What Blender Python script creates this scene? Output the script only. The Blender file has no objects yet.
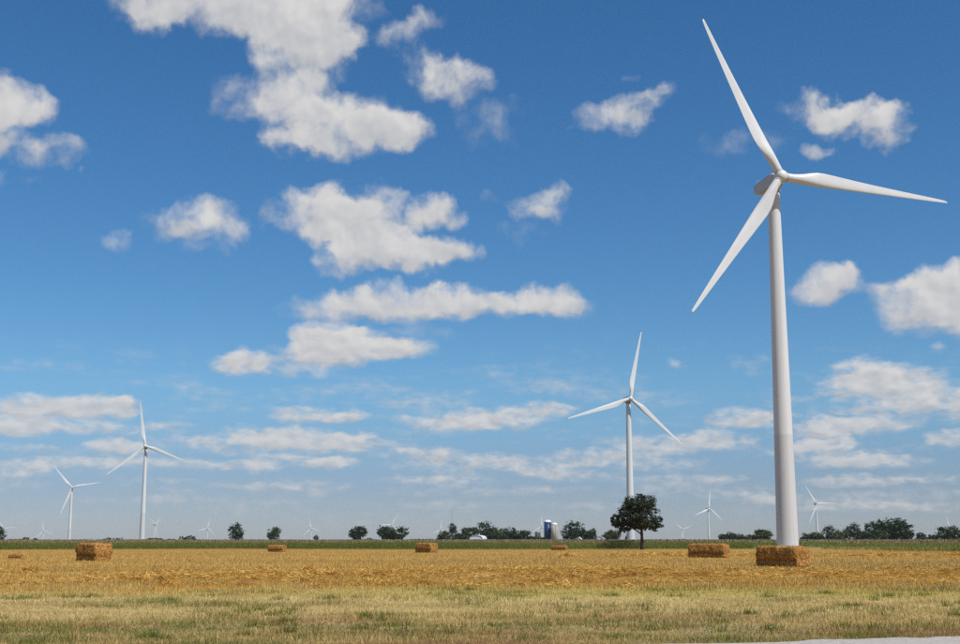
import bpy, math
import numpy as np
from mathutils import Matrix, Vector

R = math.radians
scene = bpy.context.scene
rng = np.random.default_rng(11)

# ---------------------------------------------------------------- camera
F, CX, CY = 1270.0, 480.0, 322.0          # focal length and centre in photo pixels
PITCH = math.atan(217.0 / F)
ZC = 1.7
cam = bpy.data.cameras.new('camera')
cam.sensor_width = 36.0
cam.lens = F / 960.0 * 36.0
cam.clip_start = 0.1
cam.clip_end = 60000.0
cam_ob = bpy.data.objects.new('camera', cam)
scene.collection.objects.link(cam_ob)
cam_ob.location = (0, 0, ZC)
cam_ob.rotation_euler = (R(90) + PITCH, 0, 0)
scene.camera = cam_ob

# ---------------------------------------------------------------- light and exposure
SUN_EL = R(54)
SUN_AZ = R(133)                            # clockwise from +Y (the view direction): right and behind
sun_dir = Vector((math.sin(SUN_AZ) * math.cos(SUN_EL), math.cos(SUN_AZ) * math.cos(SUN_EL), math.sin(SUN_EL)))
sl = bpy.data.lights.new('sun', 'SUN')
sl.energy = 4.5
sl.angle = R(0.53)
sl.color = (1.0, 0.95, 0.87)
sun = bpy.data.objects.new('sun', sl)
scene.collection.objects.link(sun)
sun.rotation_euler = sun_dir.to_track_quat('Z', 'Y').to_euler()
scene.view_settings.view_transform = 'Standard'
scene.view_settings.look = 'None'
scene.view_settings.gamma = 1.0
scene.view_settings.exposure = 0.0
scene.view_settings.use_curve_mapping = False
scene.cycles.use_denoising = False
scene.cycles.max_bounces = 6
scene.cycles.diffuse_bounces = 3
scene.cycles.volume_bounces = 1
scene.cycles.transparent_max_bounces = 8
scene.cycles.use_adaptive_sampling = True
scene.cycles.adaptive_threshold = 0.01

_c, _s = math.cos(PITCH), math.sin(PITCH)


def ray(x, y):
    a, b = x - CX, CY - y
    return np.array([a, F * _c - b * _s, F * _s + b * _c])


def azel(x, y):
    d = ray(x, y)
    d = d / np.linalg.norm(d)
    return math.degrees(math.atan2(d[0], d[1])), math.degrees(math.asin(d[2]))


# ---------------------------------------------------------------- world: sky and cumulus
SKY_STRENGTH = 0.1
SKY_AIR, SKY_DUST, SKY_OZONE = 1.0, 0.2, 3.0
SKY_TINT, SKY_SAT = (0.70, 0.86, 0.98), 1.16
HORIZON_TINT = (0.50, 0.57, 0.80)
CLOUD_LIT, CLOUD_SHADE, CLOUD_LOW = (7.0, 6.9, 6.8), (4.3, 4.5, 4.9), (6.1, 6.0, 6.0)
world = bpy.data.worlds.new('World')
scene.world = world
world.use_nodes = True
world.cycles.sampling_method = 'MANUAL'
world.cycles.sample_map_resolution = 512
WT = world.node_tree
WT.nodes.clear()


def N(tree, kind, **kw):
    n = tree.nodes.new(kind)
    for k, v in kw.items():
        if k == 'inputs':
            for i, val in v.items():
                if hasattr(val, 'is_output'):
                    tree.links.new(val, n.inputs[i])
                else:
                    n.inputs[i].default_value = val
        else:
            setattr(n, k, v)
    return n


T = WT                                     # the tree that the next nodes go into


def wm(op, a, b=0.0, c=0.0):
    return N(T, 'ShaderNodeMath', operation=op, inputs={0: a, 1: b, 2: c}).outputs[0]


def wv(op, a, b=(0, 0, 0), c=(0, 0, 0)):
    return N(T, 'ShaderNodeVectorMath', operation=op, inputs={0: a, 1: b, 2: c}).outputs[0]


def wnoise(vec, scale, detail, rough=0.5, lac=2.0):
    return N(T, 'ShaderNodeTexNoise', noise_dimensions='2D',
             inputs={'Vector': vec, 'Scale': scale, 'Detail': detail, 'Roughness': rough, 'Lacunarity': lac})


def wmap(v, a, b, c, d, smooth=False):
    return N(T, 'ShaderNodeMapRange', interpolation_type='SMOOTHSTEP' if smooth else 'LINEAR', clamp=True,
             inputs={0: v, 1: a, 2: b, 3: c, 4: d}).outputs[0]


def group(name, ins, outs):
    """a node group: sockets given as (name, kind)"""
    g = bpy.data.node_groups.new(name, 'ShaderNodeTree')
    for n_, k_ in ins: g.interface.new_socket(n_, in_out='INPUT', socket_type='NodeSocket' + k_)
    for n_, k_ in outs: g.interface.new_socket(n_, in_out='OUTPUT', socket_type='NodeSocket' + k_)
    return g, g.nodes.new('NodeGroupInput'), g.nodes.new('NodeGroupOutput')


# clouds of the photograph as (x, y, half width, half height, weight): each an ellipse in the sky,
# placed by azimuth and elevation
CLOUDS = [
    # the large cloud at the top and its tail
    (200, -6, 92, 38, 1.0), (295, 2, 82, 52, 1.0), (300, 50, 56, 40, 1.0), (325, 24, 44, 46, 1.0), (150, 12, 40, 20, .85), (255, 96, 42, 26, .8),
    (300, 96, 40, 28, .85), (340, 126, 72, 34, 1.0), (395, 130, 38, 22, .95), (300, 140, 34, 18, .85),
    # loose cloud beside it
    (398, 36, 24, 16, .75), (420, 22, 26, 10, .65), (452, 79, 42, 24, .92), (425, 64, 26, 22, .75), (492, 122, 40, 26, .55),
    # left edge
    (14, 103, 40, 27, 1.0), (-8, 130, 40, 30, .95), (40, 150, 38, 20, .82), (4, 178, 30, 10, .6),
    # small wisps
    (196, 222, 52, 20, .86), (222, 232, 38, 14, .72), (121, 238, 14, 12, .62), (215, 249, 30, 10, .52),
    # central cloud
    (318, 210, 56, 26, 1.0), (366, 213, 48, 30, 1.0), (432, 213, 32, 20, 1.0), (340, 232, 44, 20, .9),
    (372, 240, 56, 22, .9), (352, 260, 44, 20, 1.0), (405, 256, 52, 21, 1.0), (447, 252, 36, 17, 1.0),
    # long thin cloud beneath
    (340, 306, 56, 16, .92), (400, 302, 60, 18, .95), (460, 302, 50, 16, .95), (510, 304, 40, 13, .85), (548, 301, 46, 14, .95),
    (578, 309, 28, 12, .7), (430, 290, 30, 8, .7),
    # next one down
    (240, 362, 36, 16, 1.0), (325, 337, 40, 19, 1.0), (348, 349, 62, 20, 1.0), (400, 350, 44, 13, .95), (300, 358, 44, 13, .8),
    (420, 331, 60, 12, .6), (300, 372, 50, 8, .55),
    # right of the centre
    (535, 206, 25, 19, .78), (545, 215, 18, 12, .7), (500, 196, 16, 8, .5), (525, 235, 26, 10, .45),
    (610, 119, 40, 17, .82), (640, 106, 38, 15, .8), (662, 98, 18, 10, .7), (640, 74, 12, 6, .5),
    (820, 112, 42, 18, .86), (850, 116, 44, 20, .95), (884, 124, 32, 20, .92), (748, 144, 52, 16, .56), (820, 153, 18, 10, .72),
    (826, 286, 44, 16, .92), (850, 280, 24, 12, .8), (886, 290, 34, 10, .62), (928, 303, 50, 34, .98), (952, 283, 50, 26, .98), (975, 310, 50, 30, .95),
    (678, 364, 12, 7, .66), (745, 365, 24, 12, .48), (940, 350, 12, 6, .7),
    # right, low
    (868, 374, 40, 17, .86), (900, 380, 50, 18, .86), (850, 388, 44, 12, .8), (935, 398, 52, 18, .82), (985, 410, 40, 14, .8), (880, 404, 60, 12, .68),
    (830, 428, 44, 11, .86), (880, 424, 50, 10, .66), (955, 437, 34, 10, .78), (825, 446, 34, 9, .86), (880, 462, 60, 8, .74), (850, 481, 60, 7, .78),
    (930, 478, 50, 6, .6), (860, 506, 80, 7, .62), (762, 497, 30, 6, .85), (930, 508, 60, 6, .5), (840, 462, 50, 9, .7),
    # left, low
    (40, 408, 58, 15, .9), (95, 406, 52, 14, .88), (120, 404, 22, 11, .88), (10, 426, 50, 11, .84), (80, 428, 70, 9, .74), (118, 446, 28, 8, .9), (165, 427, 24, 7, .62),
    (60, 462, 60, 7, .62), (20, 470, 50, 8, .68), (150, 462, 60, 7, .55), (25, 448, 40, 6, .6),
    # middle, low
    (308, 416, 42, 10, .84), (345, 416, 26, 8, .78), (280, 433, 58, 8, .86), (240, 443, 60, 12, .82), (310, 443, 66, 11, .84), (355, 438, 26, 8, .8),
    (235, 466, 46, 7, .84), (300, 462, 66, 8, .72), (330, 463, 30, 6, .8), (435, 454, 34, 9, .84), (455, 424, 60, 9, .74), (500, 418, 66, 11, .82), (545, 409, 36, 9, .8),
    (500, 461, 48, 9, .8), (540, 470, 46, 8, .74), (590, 458, 46, 11, .82), (575, 476, 56, 7, .68), (655, 446, 56, 13, .82), (715, 440, 44, 11, .88), (742, 419, 40, 11, .86),
    (660, 465, 60, 9, .66), (430, 480, 60, 6, .64), (520, 490, 80, 6, .6), (280, 486, 80, 6, .58), (690, 480, 70, 6, .55), (440, 505, 90, 5, .45), (150, 500, 90, 5, .45), (590, 505, 60, 5, .5),
]

tc = N(WT, 'ShaderNodeTexCoord')
direction = tc.outputs['Generated']
sep = N(WT, 'ShaderNodeSeparateXYZ', inputs={0: direction})
az = wm('MULTIPLY', wm('ARCTAN2', sep.outputs[0], sep.outputs[1]), 57.29578)
el = wm('MULTIPLY', wm('ARCSINE', sep.outputs[2]), 57.29578)
P = N(WT, 'ShaderNodeCombineXYZ', inputs={0: az, 1: el}).outputs[0]
sky = N(WT, 'ShaderNodeTexSky', sky_type='NISHITA', sun_disc=False, sun_elevation=SUN_EL, sun_rotation=SUN_AZ,
        altitude=100.0, air_density=SKY_AIR, dust_density=SKY_DUST, ozone_density=SKY_OZONE)
tint = N(WT, 'ShaderNodeMix', data_type='RGBA', inputs={0: wmap(el, 1.5, 7.5, 1.0, 0.0, True), 6: (*SKY_TINT, 1), 7: (*HORIZON_TINT, 1)})
grade = N(WT, 'ShaderNodeMix', data_type='RGBA', blend_type='MULTIPLY', inputs={0: 1.0, 6: sky.outputs[0], 7: tint.outputs[2]})
sky_col = N(WT, 'ShaderNodeHueSaturation', inputs={'Saturation': SKY_SAT, 'Value': 1.0, 'Color': grade.outputs[2]}).outputs[0]
# the higher clouds are nearer, so their billows are larger; those by the horizon small and flattened
hi = wmap(el, 3.0, 13.0, 0.0, 1.0, True)


def two_scale(hi_, vec, s_hi, s_lo, flat, detail, rough, out='Fac'):
    h_ = wnoise(vec, s_hi, detail, rough).outputs[out]
    l_ = wnoise(wv('MULTIPLY', vec, (1.0, flat, 1.0)), s_lo, detail, rough).outputs[out]
    if out == 'Fac':
        return wm('MULTIPLY_ADD', wm('SUBTRACT', h_, l_), hi_, l_)
    return N(T, 'ShaderNodeMix', data_type='VECTOR', inputs={0: hi_, 4: l_, 5: h_}).outputs[1]


def background(col):
    return N(T, 'ShaderNodeBackground', inputs={'Strength': SKY_STRENGTH, 'Color': col}).outputs[0]


warp = two_scale(hi, P, 0.42, 0.6, 2.4, 4.0, 0.55, 'Color')
warp = wv('SUBTRACT', warp, (.5, .5, .5))
amp = N(WT, 'ShaderNodeCombineXYZ', inputs={0: wmap(hi, 0, 1, 2.0, 2.7), 1: wmap(hi, 0, 1, 0.55, 2.1)}).outputs[0]
warp = wv('MULTIPLY', warp, amp)
PW = wv('ADD', P, warp)

# cumulus over the sky: soft ragged edge, pale tops, greyer undersides
CLOUD_GROUP, gi, go = group('cumulus', [('field', 'Float'), ('vert', 'Float'), ('P', 'Vector'), ('warp', 'Vector'), ('hi', 'Float'), ('el', 'Float'), ('sky', 'Color')], [('shader', 'Shader')])
T = CLOUD_GROUP
g_field, g_vert, g_P, g_warp, g_hi, g_el, g_sky = (gi.outputs[k] for k in range(7))
vec = wv('MULTIPLY_ADD', g_warp, (.35, .35, 0), g_P)
nz = two_scale(g_hi, vec, 0.80, 1.45, 2.0, 8.0, 0.53)
soft0 = two_scale(g_hi, vec, 0.60, 1.2, 2.0, 3.0, 0.45)
soft1 = two_scale(g_hi, wv('ADD', vec, (0.20, 0.30, 0)), 0.60, 1.2, 2.0, 3.0, 0.45)
relief = wm('SUBTRACT', soft0, soft1)
veil = wnoise(wv('MULTIPLY', g_P, (0.16, 0.85, 1.0)), 1.0, 5.0, 0.55).outputs['Fac']
veil = wm('MULTIPLY', wmap(veil, 0.44, 0.74, 0.0, 0.22), wm('MULTIPLY', wmap(g_el, 6.0, 9.5, 1.0, 0.0, True), wmap(g_el, 0.6, 2.2, 0.3, 1.0)))
g_field = wm('ADD', g_field, veil)
# thin clouds are frayed veils, thick ones firm billows
dens = wm('ADD', g_field, wm('MULTIPLY', wm('SUBTRACT', nz, 0.52), wmap(g_field, 0.0, 0.28, 0.20, 0.80)))
dens = wm('MINIMUM', dens, wm('MULTIPLY', g_field, 4.0))
alpha = wmap(dens, 0.0, 0.50, 0.0, 1.0, True)
alpha = wm('POWER', alpha, 0.85)
alpha = wm('MULTIPLY', alpha, wmap(g_el, 0.4, 8.0, 0.70, 0.97))
lit = wm('ADD', wm('MULTIPLY', g_vert, 0.50), wm('MULTIPLY', relief, 1.5))
lit = wm('ADD', lit, wmap(dens, 0.0, 0.5, 0.50, 0.66))
lit = wm('ADD', lit, wm('MULTIPLY', wm('SUBTRACT', nz, .5), .18))
lit = wm('MINIMUM', wm('MAXIMUM', lit, 0.0), 1.0)
cr = N(T, 'ShaderNodeMix', data_type='RGBA', inputs={0: lit, 6: (*CLOUD_SHADE, 1), 7: (*CLOUD_LIT, 1)})
# clouds by the horizon are seen through more air
low = N(T, 'ShaderNodeMix', data_type='RGBA', inputs={0: wmap(g_el, 0.5, 9.0, .6, 0.0), 6: cr.outputs[2], 7: (*CLOUD_LOW, 1)})
cm = N(T, 'ShaderNodeMix', data_type='RGBA', inputs={0: alpha, 6: g_sky, 7: low.outputs[2]})
T.links.new(background(cm.outputs[2]), go.inputs[0])
T = WT


def cloud_shader(field, vert):
    n = N(WT, 'ShaderNodeGroup', node_tree=CLOUD_GROUP)
    for k, q in enumerate((field, vert, P, warp, hi, el, sky_col)):
        WT.links.new(q, n.inputs[k])
    return n.outputs[0]


ELL = []
for (px, py, hw, hh, wt) in CLOUDS:
    a0, e0 = azel(px, py)
    ELL.append((a0, e0, max(azel(px + hw, py)[0] - a0, .05), max(azel(px, py - hh)[1] - e0, .03), wt))


def cloud_region(a_lo, a_hi, e_lo, e_hi):
    """the named clouds that reach into one part of the sky (only those are worked out there)"""
    global T
    acc = None
    g, gin, gout = group('cloud_places', [('P', 'Vector')], [('field', 'Float'), ('vert', 'Float')])
    T = g
    for (a0, e0, ra_, re_, wt) in ELL:
        if a0 + ra_ + 1.2 < a_lo or a0 - ra_ - 1.2 > a_hi or e0 + re_ + 1.0 < e_lo or e0 - re_ - 1.0 > e_hi:
            continue
        ia, ie = 1 / ra_, 1 / re_
        d = wv('MULTIPLY_ADD', gin.outputs[0], (ia, ie, 0), (-a0 * ia, -e0 * ie, 1.0))
        ln = N(T, 'ShaderNodeVectorMath', operation='LENGTH', inputs={0: d}).outputs['Value']
        w = wm('MULTIPLY', wm('MAXIMUM', wm('SUBTRACT', 1.5, ln), 0.0), wt ** (1.7 if e0 < 7.6 else 2.8))
        sc_ = N(T, 'ShaderNodeVectorMath', operation='SCALE', inputs={0: d})
        T.links.new(w, sc_.inputs['Scale'])
        acc = sc_.outputs[0] if acc is None else wv('ADD', acc, sc_.outputs[0])
    asep = N(T, 'ShaderNodeSeparateXYZ', inputs={0: acc})
    field = asep.outputs[2]
    T.links.new(field, gout.inputs[0])
    T.links.new(wm('DIVIDE', asep.outputs[1], wm('MAXIMUM', field, 0.05)), gout.inputs[1])
    T = WT
    n = N(WT, 'ShaderNodeGroup', node_tree=g, inputs={0: PW})
    return cloud_shader(n.outputs[0], n.outputs[1])


def choose(fac, a, b):
    n = N(WT, 'ShaderNodeMixShader')
    WT.links.new(fac, n.inputs[0]); WT.links.new(a, n.inputs[1]); WT.links.new(b, n.inputs[2])
    return n.outputs[0]


def row(e_lo, e_hi, cuts):
    edges = [-40] + cuts + [40]
    out = cloud_region(edges[-2], edges[-1], e_lo, e_hi)
    for k in range(len(cuts) - 1, -1, -1):
        out = choose(wm('GREATER_THAN', az, cuts[k]), cloud_region(edges[k], edges[k + 1], e_lo, e_hi), out)
    return out


E1, E2, E3 = 3.4, 6.2, 12.6
seen = row(E3, 90, [-6.5, 3.0])
seen = choose(wm('GREATER_THAN', el, E3), row(E2, E3, [-3.0, 8.0]), seen)
seen = choose(wm('GREATER_THAN', el, E2), row(E1, E2, [-9.0, 0.0, 9.0]), seen)
seen = choose(wm('GREATER_THAN', el, E1), row(-5, E1, [-9.0, 0.0, 9.0]), seen)
# the rest of the sky, which the photograph does not show: scattered cumulus of the same kind
pz = wm('MAXIMUM', sep.outputs[2], 0.04)
plane = N(WT, 'ShaderNodeCombineXYZ', inputs={0: wm('DIVIDE', sep.outputs[0], pz), 1: wm('DIVIDE', sep.outputs[1], pz)}).outputs[0]
g1 = wnoise(plane, 0.9, 5.0, 0.5).outputs['Fac']
rest = cloud_shader(wmap(g1, 0.54, 0.70, 0.0, 0.5), wm('MULTIPLY', g1, 0.2))
away = wm('MAXIMUM', wm('GREATER_THAN', wm('ABSOLUTE', az), 29.0), wm('GREATER_THAN', el, 32.0))
full = choose(away, seen, rest)
full = choose(wm('LESS_THAN', el, 0.0), full, background(sky_col))
wo = N(WT, 'ShaderNodeOutputWorld')
WT.links.new(full, wo.inputs[0])


# ---------------------------------------------------------------- helpers
def sstep(a, b, x):
    t = np.clip((np.asarray(x, float) - a) / (b - a), 0, 1)
    return t * t * (3 - 2 * t)


def vnoise(x, y, seed=0):
    x = np.asarray(x, float); y = np.asarray(y, float)
    xi, yi = np.floor(x).astype(np.int64), np.floor(y).astype(np.int64)
    xf, yf = x - xi, y - yi
    u, v = xf * xf * (3 - 2 * xf), yf * yf * (3 - 2 * yf)

    def h(a, b):
        n = (a * 374761393 + b * 668265263 + seed * 1442695041) & 0xffffffff
        n = ((n ^ (n >> 13)) * 1274126177) & 0xffffffff
        return ((n ^ (n >> 16)) & 0xffff) / 65535.0
    return (h(xi, yi) * (1 - u) + h(xi + 1, yi) * u) * (1 - v) + (h(xi, yi + 1) * (1 - u) + h(xi + 1, yi + 1) * u) * v


def fbm(x, y, seed=0, octaves=4):
    t, a, s = 0.0, 0.5, 0.0
    for k in range(octaves):
        t = t + a * vnoise(x * 2 ** k, y * 2 ** k, seed + 17 * k); s += a; a *= 0.55
    return t / s


def windrow(x, y):
    """height of the loose straw lying in rows on the stubble"""
    c1 = 56.0 + 2.4 * (fbm(x * .05 + 7, y * 0 + 1, 5) - .5) * 2 + 0.03 * x
    h = 0.34 * np.exp(-((y - c1) / 3.4) ** 2) * sstep(.38, .62, fbm(x * .42, y * .36, 8)) * sstep(-17, -9, x)
    c0 = 52.0 + 0.05 * x
    h = h + 0.20 * np.exp(-((y - c0) / 3.0) ** 2) * sstep(.42, .7, fbm(x * .35 + 3, y * .5, 9))
    c2 = 66.0 + 2 * (fbm(x * .04, y * 0 + 3, 6) - .5) * 2
    h = h + 0.16 * np.exp(-((y - c2) / 2.6) ** 2) * sstep(.40, .7, fbm(x * .25, y * .4, 18))
    c3 = 134.0 + 0.12 * x
    h = h + 0.16 * np.exp(-((y - c3) / 3.0) ** 2) * sstep(.42, .66, fbm(x * .12, y * .2, 28)) * sstep(10, 30, x)
    return h


def gz(x, y):
    r = np.hypot(x, y)
    z = -0.35 * np.clip((r - 90) / 180, 0, 1)
    k = np.maximum(r - 1150, 0)
    z = z - 0.0114 * np.where(k < 100, k * k / 200, k - 50)
    near = np.exp(-(r / 90.0) ** 2)
    z = z + near * (0.16 * (fbm(x * .25, y * .25, 2) - .5) + 0.05 * (fbm(x * 1.1, y * 1.1, 3) - .5))
    return z


def on_ground(px, py):
    d = ray(px, py)
    z = 0.0
    for _ in range(40):
        t = (z - ZC) / d[2]
        z = 0.5 * z + 0.5 * float(gz(d[0] * t, d[1] * t))
    return d[0] * t, d[1] * t


def at_range(px, py, Y):
    d = ray(px, py)
    t = Y / d[1]
    return d[0] * t, Y, ZC + d[2] * t


COLL = scene.collection


def link(name, me, mat=None, parent=None, loc=None):
    o = bpy.data.objects.new(name, me)
    COLL.objects.link(o)
    if mat is not None and me is not None and not me.materials:
        me.materials.append(mat)
    if parent is not None:
        o.parent = parent
    if loc is not None:
        o.location = loc
    return o


def empty(name, loc, rz=0.0):
    o = bpy.data.objects.new(name, None)
    COLL.objects.link(o)
    o.location = loc
    o.rotation_euler = (0, 0, rz)
    o.empty_display_size = 0.5
    return o


def tag(o, label=None, cat=None, group=None, kind=None):
    if label: o['label'] = label
    if cat: o['category'] = cat
    if group: o['group'] = group
    if kind: o['kind'] = kind
    return o


def mesh(name, verts, faces, smooth=False):
    me = bpy.data.meshes.new(name)
    me.from_pydata([tuple(v) for v in verts], [], [tuple(f) for f in faces])
    if smooth:
        me.polygons.foreach_set('use_smooth', [True] * len(me.polygons))
    me.update()
    return me


def np_mesh(name, V, n, col=None):
    """mesh of loose n-gons: V is (count*n, 3), every n vertices one face; col (count*n, 3)"""
    V = np.ascontiguousarray(V, dtype=np.float32)
    m = len(V)
    me = bpy.data.meshes.new(name)
    me.vertices.add(m)
    me.vertices.foreach_set('co', V.ravel())
    me.loops.add(m)
    me.loops.foreach_set('vertex_index', np.arange(m, dtype=np.int32))
    me.polygons.add(m // n)
    me.polygons.foreach_set('loop_start', np.arange(0, m, n, dtype=np.int32))
    if col is not None:
        a = me.color_attributes.new('Col', 'FLOAT_COLOR', 'POINT')
        c = np.ones((m, 4), np.float32)
        c[:, :3] = np.clip(col, 0.003, 0.95)
        a.data.foreach_set('color', c.ravel())
    me.update(calc_edges=True)
    return me


class MB:
    def __init__(self):
        self.v, self.f = [], []

    def add(self, v, f):
        o = len(self.v)
        self.v += [tuple(map(float, q)) for q in v]
        self.f += [tuple(int(i) + o for i in q) for q in f]

    def box(self, c, s):
        x, y, z = (q / 2 for q in s)
        v = [(c[0] + i * x, c[1] + j * y, c[2] + k * z) for k in (-1, 1) for j in (-1, 1) for i in (-1, 1)]
        self.add(v, [(0, 2, 3, 1), (4, 5, 7, 6), (0, 1, 5, 4), (2, 6, 7, 3), (0, 4, 6, 2), (1, 3, 7, 5)])

    def tube(self, pts, rad, n=8, caps=True):
        pts = [Vector(p) for p in pts]
        v, f = [], []
        for i, p in enumerate(pts):
            a = pts[max(i - 1, 0)]; b = pts[min(i + 1, len(pts) - 1)]
            t = (b - a).normalized()
            u = t.cross(Vector((0.31, 0.95, 0.02))).normalized()
            w = t.cross(u)
            for k in range(n):
                q = 2 * math.pi * k / n
                v.append(p + (u * math.cos(q) + w * math.sin(q)) * rad[i])
        for i in range(len(pts) - 1):
            for k in range(n):
                f.append((i * n + k, i * n + (k + 1) % n, (i + 1) * n + (k + 1) % n, (i + 1) * n + k))
        if caps:
            f.append(tuple(range(n))[::-1]); f.append(tuple((len(pts) - 1) * n + k for k in range(n)))
        self.add(v, f)

    def lathe(self, prof, n=24, c=(0, 0, 0), caps=True):
        v, f = [], []
        for (r, z) in prof:
            for k in range(n):
                q = 2 * math.pi * k / n
                v.append((c[0] + r * math.cos(q), c[1] + r * math.sin(q), c[2] + z))
        for i in range(len(prof) - 1):
            for k in range(n):
                f.append((i * n + k, i * n + (k + 1) % n, (i + 1) * n + (k + 1) % n, (i + 1) * n + k))
        if caps:
            f.append(tuple(range(n))[::-1]); f.append(tuple((len(prof) - 1) * n + k for k in range(n)))
        self.add(v, f)

    def mesh(self, name, smooth=False):
        return mesh(name, self.v, self.f, smooth)


# ---------------------------------------------------------------- materials
def material(name):
    m = bpy.data.materials.new(name)
    m.use_nodes = True
    t = m.node_tree
    return m, t, t.nodes['Principled BSDF']


def ramp(t, fac, stops):
    n = t.nodes.new('ShaderNodeValToRGB')
    e = n.color_ramp.elements
    while len(e) < len(stops):
        e.new(0.5)
    for k, (p, c) in enumerate(stops):
        e[k].position = p; e[k].color = (*c, 1)
    t.links.new(fac, n.inputs[0])
    return n.outputs[0]


def noise_mat(name, stops, scale=1.0, detail=5.0, rough=0.7, stretch=(1, 1, 1), bump=0.0, spec=0.3, bscale=None):
    m, t, b = material(name)
    co = N(t, 'ShaderNodeTexCoord').outputs['Object']
    mp = N(t, 'ShaderNodeMapping', inputs={0: co, 3: stretch}).outputs[0]
    nz_ = N(t, 'ShaderNodeTexNoise', inputs={'Vector': mp, 'Scale': scale, 'Detail': detail, 'Roughness': 0.6})
    t.links.new(ramp(t, nz_.outputs['Fac'], stops), b.inputs['Base Color'])
    b.inputs['Roughness'].default_value = rough
    b.inputs['Specular IOR Level'].default_value = spec
    if bump:
        n2 = N(t, 'ShaderNodeTexNoise', inputs={'Vector': mp, 'Scale': bscale or scale * 3, 'Detail': 4.0})
        bp = N(t, 'ShaderNodeBump', inputs={'Strength': 0.6, 'Distance': bump, 'Height': n2.outputs['Fac']})
        t.links.new(bp.outputs[0], b.inputs['Normal'])
    return m


def blade_mat(name, translucent=0.35, gloss=0.0):
    """vegetation coloured per blade or leaf"""
    m, t, b = material(name)
    t.nodes.remove(b)
    at = N(t, 'ShaderNodeAttribute', attribute_name='Col')
    d = N(t, 'ShaderNodeBsdfDiffuse', inputs={0: at.outputs['Color']})
    tr = N(t, 'ShaderNodeBsdfTranslucent', inputs={0: at.outputs['Color']})
    mx = N(t, 'ShaderNodeMixShader', inputs={0: translucent, 1: d.outputs[0], 2: tr.outputs[0]})
    out = mx.outputs[0]
    if gloss:
        g = N(t, 'ShaderNodeBsdfGlossy', inputs={0: (1, 1, 1, 1), 'Roughness': 0.45})
        out = N(t, 'ShaderNodeMixShader', inputs={0: gloss, 1: out, 2: g.outputs[0]}).outputs[0]
    t.links.new(out, t.nodes['Material Output'].inputs[0])
    return m


M = {}
M['tower'] = noise_mat('tower_paint', [(.25, (.60, .60, .59)), (.5, (.67, .67, .665)), (.75, (.71, .71, .705))], .9, 6, .42, (1.6, 1.6, .05), spec=.35)
M['tower_low'] = noise_mat('tower_paint_grey', [(.25, (.51, .51, .505)), (.5, (.58, .58, .58)), (.75, (.615, .615, .615))], .9, 6, .45, (1.6, 1.6, .05), spec=.35)
M['blade'] = noise_mat('blade_paint', [(.3, (.63, .63, .625)), (.7, (.70, .70, .695))], .3, 4, .35, spec=.4)
M['nacelle'] = noise_mat('nacelle_paint', [(.3, (.46, .46, .45)), (.7, (.54, .54, .53))], .8, 4, .45)
M['steel'] = noise_mat('dull_steel', [(.3, (.33, .33, .34)), (.7, (.42, .42, .42))], 2, 3, .5)
M['dark'] = noise_mat('dark_rubber', [(.3, (.03, .03, .03)), (.7, (.05, .05, .05))], 2, 3, .6)
M['concrete'] = noise_mat('concrete', [(.3, (.36, .35, .33)), (.7, (.48, .47, .44))], 1.5, 5, .9, bump=.01)
M['bark'] = noise_mat('bark', [(.3, (.035, .028, .022)), (.7, (.075, .06, .045))], 3, 5, .95, (1, 1, .2), bump=.03)
M['leaf'] = blade_mat('leaf', 0.25, 0.03)
M['grass'] = blade_mat('grass_blade', 0.3)
M['straw'] = blade_mat('straw_blade', 0.15)
M['corn'] = blade_mat('corn_leaf', 0.3, 0.03)
M['flower'] = blade_mat('clover_petal', 0.2)
M['bale'] = noise_mat('compressed_straw', [(.28, (.060, .024, .006)), (.45, (.24, .110, .027)), (.58, (.48, .265, .076)), (.74, (.72, .48, .19))], 8.5, 10, .9, (1, 1, 1.5), bump=.05, spec=.1, bscale=14)
M['white'] = noise_mat('white_siding', [(.3, (.68, .68, .67)), (.7, (.80, .80, .79))], .7, 4, .6)
M['roofwhite'] = noise_mat('pale_metal_roof', [(.3, (.66, .67, .68)), (.7, (.78, .79, .80))], .7, 4, .4)
M['greyroof'] = noise_mat('grey_metal_roof', [(.3, (.26, .28, .30)), (.7, (.38, .40, .42))], .7, 4, .45)
M['blue'] = noise_mat('blue_enamel', [(.3, (.018, .042, .12)), (.7, (.028, .058, .16))], .5, 4, .35)
M['tan'] = noise_mat('silo_stave', [(.3, (.36, .31, .24)), (.7, (.48, .42, .34))], .6, 5, .85)
M['bin'] = noise_mat('dark_bin_steel', [(.3, (.07, .075, .075)), (.7, (.11, .115, .11))], 1, 4, .5)
M['window'] = noise_mat('dark_pane', [(.3, (.03, .035, .04)), (.7, (.05, .055, .06))], 2, 2, .15)

# ---------------------------------------------------------------- ground
def spread(n, lo, hi, mid, k):
    t = np.linspace(math.asinh((lo - mid) / k), math.asinh((hi - mid) / k), n)
    return mid + k * np.sinh(t)


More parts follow.
